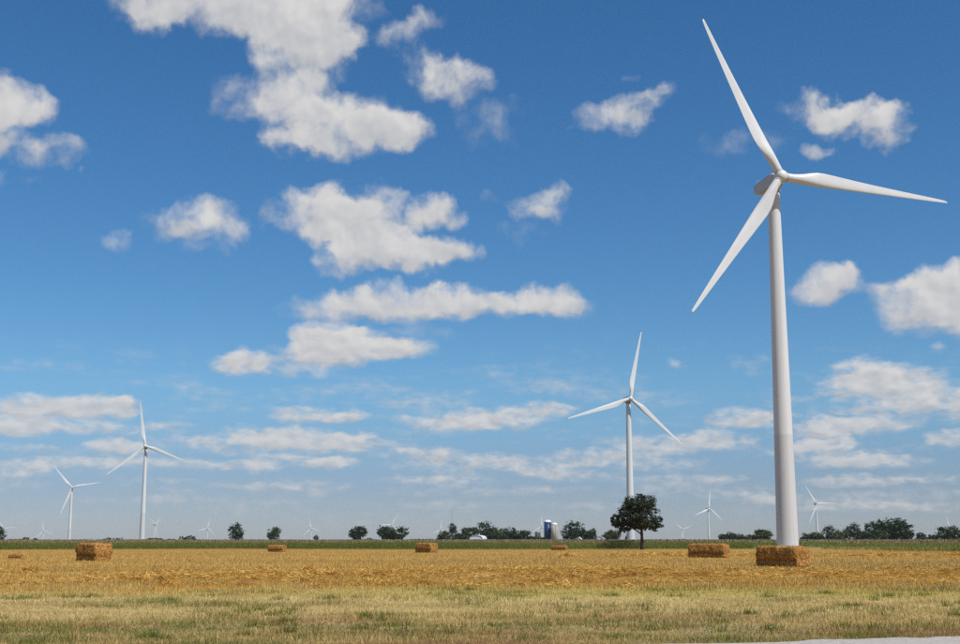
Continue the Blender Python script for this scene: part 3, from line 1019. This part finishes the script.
for _ in range(70):
    hp.append((rng.uniform(-26, 30), 49.5 + rng.normal(0, 1.8), .6))
for _ in range(110):
    hp.append((rng.uniform(-34, 34), 67 + rng.normal(0, 3.0), .8))
for _ in range(60):
    hx_ = rng.uniform(8, 60); hp.append((hx_, 134 + .12 * hx_ + rng.normal(0, 2), 1.3))
for (hx_, hy_, k_) in hp:
    if fbm(np.array([hx_ * .16]), np.array([hy_ * .22]), 94)[0] < .47 and rng.random() < .85: continue
    n = int(rng.integers(40, 150)); r1, r2 = k_ * rng.uniform(.3, 1.3), k_ * rng.uniform(.2, .6); hh_ = k_ * rng.uniform(.10, .34)
    q = np.sqrt(rng.random(n)); a = rng.uniform(0, 6.283, n)
    x = hx_ + q * np.cos(a) * r1; y = hy_ + q * np.sin(a) * r2
    z = gz(x, y) + .45 * windrow(x, y) + hh_ * (1 - q * q) * rng.random(n) ** .5 + .02
    a = rng.uniform(0, 6.283, n); tl = rng.normal(0, .35, n); Ls = rng.uniform(.2, .55, n); ws = .022 * (hy_ / 50) ** .8 * rng.uniform(.7, 1.6, n)
    d = np.column_stack([np.cos(a) * np.cos(tl), np.sin(a) * np.cos(tl), np.sin(tl)])
    e = np.cross(d, rng.normal(0, 1, (n, 3))); e /= np.linalg.norm(e, axis=1)[:, None]
    p = np.column_stack([x, y, z])
    VS.append(np.stack([p - d * Ls[:, None] / 2 - e * ws[:, None] / 2, p - d * Ls[:, None] / 2 + e * ws[:, None] / 2, p + d * Ls[:, None] / 2], 1).reshape(-1, 3))
    cb = lerp(np.repeat(GOLD[None] * 1.2, n, 0), ORANGE, np.full(n, rng.uniform(0, .8))) * rng.uniform(.5, 1.5, (n, 1))
    CS.append(np.repeat(cb, 3, 0))
V = np.concatenate(VS); c = np.concatenate(CS)
tag(link('loose_straw', np_mesh('loose_straw', V, 3, c), M['straw']),
    'loose orange straw lying in low ragged rows on the stubble', 'straw', kind='stuff')

# ---------------------------------------------------------------- corn
EX, EY = [], []
for (px, py) in ((-160, 550.2), (0, 550.2), (120, 549.6), (240, 549.2), (400, 549.8), (500, 549.8), (600, 549.6), (700, 549.4), (800, 549.3), (860, 551.0), (960, 552.6), (1080, 554.2)):
    q = on_ground(px, py)
    EX.append(q[0]); EY.append(q[1])
EX, EY = np.array(EX), np.array(EY)
tree_xy = on_ground(642, 549.6)


def corn_edge(x):
    return np.interp(x, EX, EY)


def corn_plants(x, y, size, leaves, rows=True):
    n = len(x)
    k = (np.hypot(x - big.location.x, y - big.location.y) > 9.0) & ~((np.abs(x - big.location.x + (big.location.y - y) * .245) < 6.5) & (y < big.location.y)) & (np.hypot(x - tree_xy[0], y - tree_xy[1]) > 1.5)
    x, y = x[k], y[k]; n = len(x)
    z0 = gz(x, y)
    hh = 1.15 + .45 * fbm(x * .05, y * .05, 95) + .25 * fbm(x * .4, y * .4, 97) + .10 * rng.normal(0, 1, n)
    VV, CC = [], []
    tint = rng.uniform(.7, 1.3, (n, 1)) * lerp(np.repeat(np.array(((.080, .130, .024),)), n, 0), np.array((.17, .19, .045)), fbm(x * .06, y * .06, 96))
    a = rng.uniform(0, 2 * math.pi, n)
    for l in range(leaves):
        al = a + l * 2.6 + rng.normal(0, .3, n)
        zb = hh * ((l + .5) / (leaves + .6)) * rng.uniform(.85, 1.1, n)
        ln_ = size * rng.uniform(.7, 1.2, n); wd = size * .22 * rng.uniform(.8, 1.2, n)
        ca, sa = np.cos(al), np.sin(al)
        b0 = np.column_stack([x - sa * wd / 2, y + ca * wd / 2, z0 + zb])
        b1 = np.column_stack([x + sa * wd / 2, y - ca * wd / 2, z0 + zb])
        mz = z0 + zb + ln_ * rng.uniform(.15, .5, n)
        m0 = np.column_stack([x + ca * ln_ * .5, y + sa * ln_ * .5, mz])
        tp = np.column_stack([x + ca * ln_, y + sa * ln_, mz - ln_ * rng.uniform(.05, .5, n)])
        VV.append(np.stack([b0, b1, m0], 1).reshape(-1, 3)); CC.append(np.repeat(tint, 3, 0))
        VV.append(np.stack([m0 + np.column_stack([-sa * wd / 2, ca * wd / 2, 0 * sa]), m0 - np.column_stack([-sa * wd / 2, ca * wd / 2, 0 * sa]), tp], 1).reshape(-1, 3))
        CC.append(np.repeat(tint * 1.1, 3, 0))
    # tassels
    a2 = rng.uniform(0, 2 * math.pi, n)
    tw = .10 * size / .5
    p0 = np.column_stack([x - np.cos(a2) * tw, y - np.sin(a2) * tw, z0 + hh + .20])
    p1 = np.column_stack([x + np.cos(a2) * tw, y + np.sin(a2) * tw, z0 + hh + .20])
    p2 = np.column_stack([x, y, z0 + hh - .15])
    VV.append(np.stack([p0, p1, p2], 1).reshape(-1, 3))
    CC.append(np.repeat(np.array((.30, .235, .125)) * rng.uniform(.7, 1.3, (n, 1)), 3, 0))
    return np.concatenate(VV), np.concatenate(CC)


VA, CA = [], []
# edge rows
row = []
for j in range(14):
    xx = np.arange(-175, 175, .32) + rng.normal(0, .05, len(np.arange(-175, 175, .32)))
    row.append(np.column_stack([xx, corn_edge(xx) + .76 * j + rng.normal(0, .10, len(xx))]))
row = np.concatenate(row)
v_, c_ = corn_plants(row[:, 0], row[:, 1], .52, 5); VA.append(v_); CA.append(c_)
n = 16000
xx = rng.uniform(-185, 185, n); v_, c_ = corn_plants(xx, corn_edge(xx) + rng.uniform(10, 60, n), .8, 3); VA.append(v_); CA.append(c_)
n = 30000
yy_ = rng.uniform(300, 560, n); xx = rng.uniform(-1, 1, n) * (yy_ * .5 + 20)
k = yy_ > corn_edge(xx) + 50
v_, c_ = corn_plants(xx[k], yy_[k], 1.3, 2); VA.append(v_); CA.append(c_)
tag(link('corn_crop', np_mesh('corn_crop', np.concatenate(VA), 3, np.concatenate(CA)), M['corn']),
    'green corn with tan tassels growing in a wide strip beyond the stubble', 'corn', kind='stuff')

# ---------------------------------------------------------------- trees
def leaf_quads(P_, size, base, seed, tint=None, tall=1.0):
    r_ = np.random.default_rng(seed)
    n = len(P_)
    u = r_.normal(0, 1, (n, 3)); u[:, 2] *= .6; u /= np.linalg.norm(u, axis=1)[:, None]
    w_ = np.cross(u, r_.normal(0, 1, (n, 3))); w_ /= np.linalg.norm(w_, axis=1)[:, None]
    s = size * r_.uniform(.6, 1.4, (n, 1))
    V = np.stack([P_ - u * s * .62, P_ - w_ * s * .36, P_ + u * s * .62, P_ + w_ * s * .36], 1).reshape(-1, 3)
    c = np.array(base) * r_.uniform(.65, 1.4, (n, 1))
    if tint is not None: c = c * tint[:, None]
    return V, np.repeat(c, 4, 0)


def crown_points(lobes, nclump, per, seed, csize=.30):
    """clumps of leaves over a set of lobes (cx, cy, cz, rx, ry, rz)"""
    r_ = np.random.default_rng(seed)
    wts = np.array([l[3] * l[4] + l[3] * l[5] for l in lobes]); wts = wts / wts.sum()
    pts, tint = [], []
    for _ in range(nclump):
        l = lobes[r_.choice(len(lobes), p=wts)]
        d = r_.normal(0, 1, 3); d /= np.linalg.norm(d)
        q = r_.uniform(.45, 1.0) ** .6
        c = np.array(l[:3]) + d * q * np.array(l[3:6])
        cs = csize * min(l[3:6]) * r_.uniform(.6, 1.3)
        k = max(3, int(per * r_.uniform(.6, 1.4)))
        off = r_.normal(0, 1, (k, 3)) * cs * np.array((1, 1, .7)) * .62
        pts.append(c + off)
        tint.append(np.full(k, r_.uniform(.62, 1.38)))
    return np.concatenate(pts), np.concatenate(tint)


LEAFG = {'dark': (.030, .052, .014), 'mid': (.044, .074, .017), 'olive': (.062, .082, .020), 'blue': (.026, .046, .017)}


def tree(px, top_y, wpx, Y, seed, label, tone='dark', group=None, shape='round', cat='tree', shift=0.0):
    """a tree of its own: trunk with limbs, and a crown of leaf clumps; size read from the pixels at its range"""
    r_ = np.random.default_rng(seed)
    x, y, ztop = at_range(px, top_y, Y)
    zb = float(gz(x, y))
    Hh = max(ztop - zb, 1.2)
    W = wpx * Y / F
    bush = cat == 'bush'
    root = empty('bush' if bush else 'tree', (x, y, zb), r_.uniform(0, 6))
    tag(root, label, cat, group)
    lobes = []
    if shape == 'fork':
        lobes = [(-.22 * W, 0, .52 * Hh, .34 * W, .34 * W, .40 * Hh), (.30 * W, 0, .62 * Hh, .20 * W, .22 * W, .34 * Hh), (-.05 * W, .1 * W, .32 * Hh, .42 * W, .36 * W, .22 * Hh)]
        root.rotation_euler = (0, 0, 0)
    elif shape == 'low':
        for q in np.linspace(-.38, .38, 5):
            hq = Hh * r_.uniform(.7, 1.0)
            lobes.append((q * W, r_.normal(0, .05) * W, hq * .5, .17 * W, .2 * min(W, Hh * 2), hq * .5))
        root.rotation_euler = (0, 0, 0)
    elif shape == 'column':
        lobes = [(0, 0, .40 * Hh, .42 * W, .42 * W, .36 * Hh), (.05 * W, 0, .72 * Hh, .34 * W, .34 * W, .28 * Hh)]
    else:
        nl = 7 if not bush else 4
        lobes = [(0, 0, .56 * Hh, .40 * W, .40 * W, .42 * Hh), (0, 0, .26 * Hh, .38 * W, .38 * W, .24 * Hh)]
        for q in range(nl):
            a_ = q * 2 * math.pi / nl + r_.uniform(-.4, .4)
            rad = r_.uniform(.24, .34) * W
            zz = r_.uniform(.24, .72) * Hh
            sz = r_.uniform(.18, .27)
            lobes.append((math.cos(a_) * rad, math.sin(a_) * rad, zz, sz * W, sz * W, min(sz * 1.1 * W, Hh - zz, zz)))
    P_, tint = crown_points(lobes, 130 if not bush else 60, 22, seed, .36)
    P_[:, 2] = np.clip(P_[:, 2], .04 * Hh, Hh * 1.01)
    lv, lc = leaf_quads(P_, max(.062 * W, .5), LEAFG[tone], seed + 1, tint)
    link('crown' if not bush else 'foliage', np_mesh('crown', lv, 4, lc), M['leaf'], root)
    mb = MB()
    tr = max(.02 * Hh, .1)
    mb.tube([(0, 0, -.3), (0, 0, .3 * Hh), (.02 * W, .02 * W, .62 * Hh)], [tr * 1.3, tr, tr * .5], 7)
    for q in range(4):
        a_ = r_.uniform(0, 6.28)
        mb.tube([(0, 0, (.2 + .08 * q) * Hh), (math.cos(a_) * .2 * W, math.sin(a_) * .2 * W, (.42 + .1 * q) * Hh)], [tr * .5, tr * .2], 5)
    link('trunk' if not bush else 'stem', mb.mesh('trunk', True), M['bark'], root)
    return root


# the lone tree at the corn edge
def lone_tree():
    x0, y0 = tree_xy
    zb = float(gz(x0, y0))
    s = y0 / F                                            # metres per pixel there
    root = empty('lone_tree', (x0, y0, zb))
    tag(root, 'lone broad leafy tree standing at the corn edge with bare trunk', 'tree')
    B = 549.6

    def loc(px, py): return ((px - 642) * s, (B - py) * s)
    L_ = [(640, 505, 17, 9), (629, 512, 9, 8), (650, 511, 9, 8), (634, 518, 16, 10), (648, 519, 14, 9), (620, 521, 9, 6), (616, 520, 5, 4), (621, 523, 8, 6), (625, 527, 8, 5),
          (656, 523, 7, 6), (658, 525, 5, 5), (641, 500, 8, 5), (657, 511, 4, 3), (640, 524, 12, 6), (652, 530, 5, 2.5), (630, 503, 6, 4), (622, 531, 4, 2.5), (617, 526, 4, 3), (630, 528, 9, 4), (649, 527, 9, 4.5), (655, 529, 5, 3)]
    lobes = []
    r_ = np.random.default_rng(5)
    for i, (a_, b_, rx_, ry_) in enumerate(L_):
        X, Z = loc(a_, b_)
        dep = 0 if i in (0, 3, 4, 12) else r_.normal(0, 4.5) * s
        lobes.append((X, dep, Z, rx_ * s, (rx_ if rx_ > 10 else rx_ * 1.1) * s, ry_ * s))
    # lobes before and behind, so that the crown is round
    for (dy, b_, rr_) in ((-15, 516, 9), (15, 516, 9), (-10, 507, 10), (11, 507, 9), (-12, 524, 8), (13, 523, 8), (-19, 522, 6), (19, 521, 6)):
        X, Z = loc(640 + r_.normal(0, 5), b_)
        lobes.append((X, dy * s, Z, rr_ * s, rr_ * s, rr_ * .7 * s))
    P_, tint = crown_points(lobes, 580, 44, 79, .28)
    k_ = P_[:, 2] > 2.9 + .5 * fbm(P_[:, 0] * .8, P_[:, 1] * .8, 4)
    P_, tint = P_[k_], tint[k_]
    lv, lc = leaf_quads(P_, .24, (.036, .048, .017), 78, tint)
    link('crown', np_mesh('crown', lv, 4, lc), M['leaf'], root)
    mb = MB()
    mb.tube([(-.02, 0, -.3), (0, 0, .5), (.03, 0, 2.2), (.0, 0, 4.2), (-.15, .1, 6.4), (-.3, .1, 8.6)], [.44, .32, .28, .25, .17, .06], 12)
    ends = [(614, 520), (628, 511), (652, 509), (618, 521), (659, 524), (634, 503), (646, 502), (625, 528), (652, 529)]
    for i, (a_, b_) in enumerate(ends):
        X, Z = loc(a_, b_)
        zs = 2.9 + .35 * i
        yo = r_.normal(0, 1.3)
        mb.tube([(0, 0, zs), (X * .35, yo * .4, zs + (Z - zs) * .5), (X * .75, yo * .8, zs + (Z - zs) * .82), (X, yo, Z)], [.15, .11, .07, .03], 7)
    link('trunk', mb.mesh('trunk', True), M['bark'], root)


lone_tree()

GR_R = 'trees of the grove beyond the corn'
GR_F = 'trees sheltering the farmstead'
GR_B = 'low bushes along the far skyline'
FAR_BUSH = 'low dark bush on the far skyline beyond the corn'
GROVE = 'dark green tree in the crowded grove beyond the corn past the huge tower'
FARMT = 'dark green tree in the farmstead row around the white barn'
HEDGE = 'low dark shrub in the small clump at the foot of the faint V-bladed turbine'
COPSE = 'small dark tree in the copse just behind the huge turbine tower'
T_ = [
    (0, 526.5, 13, 900, 'upright dark tree ending the row of low bushes', 'dark', None, 'column', 'tree'),
    (236, 522.5, 16, 930, 'round isolated tree with ragged crown beside a faint turbine past the corn', 'blue', None, 'round', 'tree'),
    (274, 525.5, 14, 980, 'isolated oval tree with smooth crown past the corn', 'dark', None, 'round', 'tree'),
    (316, 535.0, 6, 1150, 'tiny bush at the foot of a faint turbine', 'dark', None, 'round', 'bush'),
    (358, 526.5, 19, 900, 'broad dark tree with a low skirt, past the corn', 'dark', None, 'round', 'tree'),
    (368, 537.6, 10, 910, 'low shrub at the foot of the broad dark tree', 'dark', None, 'low', 'bush'),
    (394, 525.5, 27, 920, 'forked double-crowned tree past the corn', 'dark', None, 'fork', 'tree'),
    (421, 539.0, 26, 1080, 'long low dark hedge behind a straw bale', 'dark', None, 'low', 'bush'),
    (444, 531.0, 15, 930, 'short rounded tree at the foot of the lattice mast', 'mid', GR_F, 'round', 'tree'),
    (453, 522.5, 11, 940, 'slender tall tree standing against the lattice mast', 'dark', GR_F, 'column', 'tree'),
    (470, 527.5, 18, 980, 'mid-green tree between the slender mast tree and the white barn', 'mid', GR_F, 'round', 'tree'),
    (488, 521.5, 21, 990, 'tallest domed tree directly behind the white barn', 'dark', GR_F, 'round', 'tree'),
    (501, 528.5, 19, 980, 'rounded mid-green tree adjoining the domed tree behind the barn', 'mid', GR_F, 'round', 'tree'),
    (510, 526.5, 17, 960, 'taller bluish tree midway in the farm row between barn and silos', 'blue', GR_F, 'round', 'tree'),
    (522, 530.5, 20, 950, 'dark rounded tree last in the farm row before the grain bin', 'dark', GR_F, 'round', 'tree'),
    (536, 535.2, 24, 930, 'low dark thicket in front of the grain bin', 'mid', GR_F, 'low', 'bush'),
    (461, 533.5, 17, 950, 'low dark tree filling the gap between mast and barn', 'dark', GR_F, 'round', 'tree'),
    (496, 533.5, 20, 930, 'low dark tree at the end wall of the white barn', 'dark', GR_F, 'round', 'tree'),
    (572, 520.8, 20, 930, 'tall spreading tree beside the tan silo', 'blue', GR_F, 'round', 'tree'),
    (584, 529.5, 16, 940, 'squat tree between the tall spreading tree and small shed', 'dark', GR_F, 'round', 'tree'),
    (592.5, 528.5, 9, 930, 'narrow dark tree next to the small pale shed', 'blue', GR_F, 'column', 'tree'),
    (612, 529.5, 18, 900, 'rounded bright green tree near the lone tree', 'olive', None, 'round', 'tree'),
    (629, 533.5, 8, 890, 'small bushy tree at the base of the turbine behind the lone tree', 'mid', None, 'column', 'tree'),
    (652, 540.0, 12, 1240, HEDGE, 'dark', 'shrub clump', 'low', 'bush'),
    (682, 538.8, 10, 1240, 'dark shrub directly under the faint V-bladed turbine', 'dark', 'shrub clump', 'low', 'bush'),
    (692, 539.6, 10, 1240, HEDGE, 'dark', 'shrub clump', 'low', 'bush'),
    (722, 533.5, 8, 930, 'smallest dark tree ending the copse above the longest straw bale', 'dark', 'copse', 'round', 'tree'),
    (729.5, 531.5, 10, 940, 'pointed dark tree second in the copse above the longest bale', 'dark', 'copse', 'round', 'tree'),
    (739, 533.0, 12, 930, 'wide bluish-dark tree in the middle of the copse', 'blue', 'copse', 'round', 'tree'),
    (748, 534.5, 10, 925, 'low dark tree leaning on the broadest greenest copse tree', 'dark', 'copse', 'round', 'tree'),
    (761, 529.5, 25, 900, 'broadest greenest tree of the copse behind the huge tower', 'olive', 'copse', 'round', 'tree'),
    (806, 533.0, 10, 900, 'dark tree of the grove standing closest to the huge turbine tower', 'dark', GR_R, 'round', 'tree'),
    (816, 532.0, 16, 890, 'bushy mid-green tree at the foot of the distant level-bladed turbine', 'mid', GR_R, 'round', 'tree'),
    (830, 525.0, 14, 900, 'tall dark grove tree right beside the distant level-bladed turbine', 'dark', GR_R, 'round', 'tree'),
    (841, 529.5, 16, 880, 'squat olive-toned tree between two taller dark trees of the grove', 'olive', GR_R, 'round', 'tree'),
    (853, 522.5, 17, 890, 'tall bluish-dark grove tree with narrow rounded top', 'blue', GR_R, 'round', 'tree'),
    (862, 530.0, 14, 870, 'short dark tree tucked between two tall narrow trees of the grove', 'dark', GR_R, 'round', 'tree'),
    (871, 521.0, 17, 890, 'tall dark tree pressed against the tallest broad tree of the grove', 'dark', GR_R, 'round', 'tree'),
    (892, 518.0, 36, 880, 'tallest broad tree crowning the grove beyond the corn', 'dark', GR_R, 'round', 'tree'),
    (880, 529.0, 18, 860, 'low mid-green tree growing before the tallest broad grove tree', 'mid', GR_R, 'round', 'tree'),
    (906, 529.0, 16, 860, 'low dark tree at the gap side of the tallest broad grove tree', 'dark', GR_R, 'round', 'tree'),
    (921, 532.5, 12, 880, 'slim dark tree standing in the gap after the grove', 'dark', GR_R, 'column', 'tree'),
    (933, 534.5, 13, 890, 'small rounded mid-green tree next to the slim dark gap tree', 'mid', GR_R, 'round', 'tree'),
    (950, 525.5, 24, 880, 'rounded tree ending the grove, faint turbine blade above it', 'dark', GR_R, 'round', 'tree'),
    (966, 531.0, 16, 880, 'dark tree just past the rounded tree that ends the grove', 'dark', GR_R, 'round', 'tree'),
    (16, 538.3, 13, 1080, FAR_BUSH, 'dark', GR_B, 'low', 'bush'),
    (26, 537.0, 8, 1090, 'pointed low bush on the skyline near the upright dark tree', 'dark', GR_B, 'round', 'bush'),
    (35.5, 538.2, 5, 1070, FAR_BUSH, 'dark', GR_B, 'round', 'bush'),
    (46, 539.4, 9, 1100, 'flat low bush beneath the faint turbine by the upright dark tree', 'dark', GR_B, 'low', 'bush'),
    (107, 537.4, 8, 1120, FAR_BUSH, 'dark', GR_B, 'round', 'bush'),
    (118, 537.6, 10, 1130, FAR_BUSH, 'dark', GR_B, 'low', 'bush'),
    (131, 539.2, 9, 1130, FAR_BUSH, 'dark', GR_B, 'low', 'bush'),
    (155, 537.2, 16, 1090, 'low wide bush at the foot of the edge-on faint turbine', 'dark', GR_B, 'low', 'bush'),
    (171, 538.7, 8, 1130, FAR_BUSH, 'dark', GR_B, 'low', 'bush'),
    (188, 535.6, 16, 1070, 'tallest of the low skyline bushes, beside a faint turbine', 'dark', GR_B, 'low', 'bush'),
    (202, 539.2, 8, 1130, FAR_BUSH, 'dark', GR_B, 'low', 'bush'),
    (102, 539.6, 6, 1130, FAR_BUSH, 'dark', GR_B, 'low', 'bush'),
]
for k, (px, ty_, wp, Yr, lb, tn, gp, sh, ct) in enumerate(T_):
    tree(px, ty_, wp, Yr, 200 + 3 * k, lb, tn, gp, sh, ct)

# ---------------------------------------------------------------- farmstead
def silo(px0, px1, top_y, Y, wall_mat, roof_mat, label, name='silo', band=True, cone=False):
    x, y, zt = at_range((px0 + px1) / 2, top_y, Y)
    zb = float(gz(x, y))
    rad = (px1 - px0) / 2 * Y / F
    Hh = zt - zb
    root = empty(name, (x, y, zb))
    tag(root, label, 'silo')
    dome = rad * (.62 if not cone else .55)
    mb = MB(); mb.lathe([(rad, -.3), (rad, Hh - dome)], 32); link('wall', mb.mesh('wall', True), wall_mat, root)
    prof = [(rad * 1.02, Hh - dome - .05)] + [(rad * 1.02 * math.cos(q), Hh - dome + dome * math.sin(q)) for q in np.linspace(0, 1.5, 8)]
    if cone: prof = [(rad * 1.06, Hh - dome - .05), (rad * 1.06, Hh - dome), (rad * .25, Hh - .15), (rad * .2, Hh)]
    mb = MB(); mb.lathe(prof, 32); link('roof', mb.mesh('roof', True), roof_mat, root)
    if band:
        for z in np.linspace(1.2, Hh - dome - .8, 7):
            mb = MB(); mb.lathe([(rad + .005, z - .06), (rad + .03, z - .05), (rad + .03, z + .05), (rad + .005, z + .06)], 32)
            link('band', mb.mesh('band'), wall_mat, root)
    mb = MB()
    mb.box((rad * .45, -rad * .93, (Hh - dome) / 2), (.4, .4, Hh - dome - 1)); link('chute', mb.mesh('chute'), wall_mat, root)
    return root


silo(544, 551.2, 519.8, 905, M['blue'], M['roofwhite'], 'tall blue silo with white domed cap at the farmstead')
silo(551.4, 557.4, 522.6, 900, M['tan'], M['roofwhite'], 'tan stave silo with pale cap standing against the blue silo')
silo(535, 540.5, 530.6, 915, M['bin'], M['greyroof'], 'short dark grain bin with pale cone roof by the blue silo', 'grain_bin', True, True)


def barn(px0, px1, top_y, Y, label, name, cat, roof, depth=9.0, door=True, arched=False, eave=.55):
    x, y, zt = at_range((px0 + px1) / 2, top_y, Y)
    zb = float(gz(x, y))
    W = (px1 - px0) * Y / F; Hh = zt - zb
    root = empty(name, (x, y, zb), R(-14))
    tag(root, label, cat)
    hw = W / 2; ev = Hh * eave
    if arched:
        prof = [(-hw, ev)] + [(-hw * math.cos(q) * 1.0, ev + (Hh - ev) * math.sin(q) ** .8) for q in np.linspace(.35, math.pi - .35, 7)] + [(hw, ev)]
    else:
        prof = [(-hw, ev), (0, Hh), (hw, ev)]
    # walls: gable ends follow the roof
    v = [(-hw, -depth / 2, -.3), (hw, -depth / 2, -.3)] + [(a_ * .985, -depth / 2, b_ - .12) for (a_, b_) in reversed(prof)]
    n = len(v)
    v2 = [(a_, depth / 2, c_) for (a_, b_, c_) in v]
    f = [tuple(range(n)), tuple(range(2 * n - 1, n - 1, -1))] + [(i, i + n, (i + 1) % n + n, (i + 1) % n) for i in range(n)]
    link('wall', mesh('wall', v + v2, [q[::-1] for q in f]), M['white'], root)
    mb = MB()
    for i in range(len(prof) - 1):
        (a0, b0), (a1, b1) = prof[i], prof[i + 1]
        d0 = depth / 2 + .35
        mb.add([(a0, -d0, b0), (a1, -d0, b1), (a1, d0, b1), (a0, d0, b0), (a0, -d0, b0 - .11), (a1, -d0, b1 - .11), (a1, d0, b1 - .11), (a0, d0, b0 - .11)],
               [(0, 1, 2, 3), (7, 6, 5, 4), (0, 4, 5, 1), (2, 6, 7, 3), (0, 3, 7, 4), (1, 5, 6, 2)])
    link('roof', mb.mesh('roof'), roof, root)
    if door:
        mb = MB(); mb.box((0, -depth / 2 - .04, ev * .42), (W * .3, .08, ev * .84)); link('door', mb.mesh('door'), M['greyroof'], root)
        for sx_ in (-.33, .33):
            mb = MB(); mb.box((sx_ * W, -depth / 2 - .03, ev * .55), (W * .12, .06, ev * .3)); wd_ = link('window', mb.mesh('window'), M['window'], root)
    return root


barn(471.5, 484.8, 535.2, 900, 'long white barn with rounded pale roof under the domed tree', 'barn', 'barn', M['roofwhite'], 12, True, True, .5)
barn(577, 582, 537.0, 905, 'tiny white shed half hidden under the tall spreading tree', 'shed', 'shed', M['roofwhite'], 4)
barn(597, 604, 536.2, 895, 'small pale shed with grey roof beside the rounded bright tree', 'shed', 'shed', M['greyroof'], 5)

# lattice mast
mx, my, mz = at_range(451.8, 507.3, 945)
mzb = float(gz(mx, my))
mast = empty('lattice_mast', (mx, my, mzb))
tag(mast, 'thin grey lattice mast rising above the slender tree', 'mast')
Hm = mz - mzb
for k in range(3):
    a_ = k * 2.0944
    mb = MB(); mb.tube([(math.cos(a_) * .42, math.sin(a_) * .42, -.2), (math.cos(a_) * .2, math.sin(a_) * .2, Hm - 2.5)], [.07, .06], 6)
    link('leg', mb.mesh('leg'), M['steel'], mast)
mb = MB()
nb = 22
for i in range(nb):
    z0, z1 = i * (Hm - 2.5) / nb, (i + 1) * (Hm - 2.5) / nb
    r0, r1 = .42 - .22 * z0 / Hm, .42 - .22 * z1 / Hm
    for k in range(3):
        a_, b_ = k * 2.0944, (k + 1) * 2.0944
        mb.tube([(math.cos(a_) * r0, math.sin(a_) * r0, z0), (math.cos(b_) * r1, math.sin(b_) * r1, z1)], [.03, .03], 4)
link('bracing', mb.mesh('bracing'), M['steel'], mast)
mb = MB(); mb.tube([(0, 0, Hm - 2.6), (0, 0, Hm)], [.06, .03], 6)
for q in range(5):
    mb.box((-.8 + .4 * q, 0, Hm - .8), (.05, 1.4 - .12 * q, .05))
mb.box((0, 0, Hm - .8), (2.0, .06, .06))
link('antenna', mb.mesh('antenna'), M['steel'], mast)

# ---------------------------------------------------------------- haze: the summer air over the plain
mb = MB()
mb.box((0, 2000, 30), (14600, 10600, 200))
hz_me = mb.mesh('haze')
hm = bpy.data.materials.new('haze_air')
hm.use_nodes = True
ht = hm.node_tree
ht.nodes.clear()
hv = N(ht, 'ShaderNodeVolumePrincipled')
hv.inputs['Color'].default_value = (.82, .90, 1.0, 1)
hv.inputs['Density'].default_value = 0.000028
hv.inputs['Anisotropy'].default_value = 0.0
ho = N(ht, 'ShaderNodeOutputMaterial')
ht.links.new(hv.outputs[0], ho.inputs['Volume'])
tag(link('haze', hz_me, hm), 'pale summer haze lying over the plain', 'haze', kind='stuff')
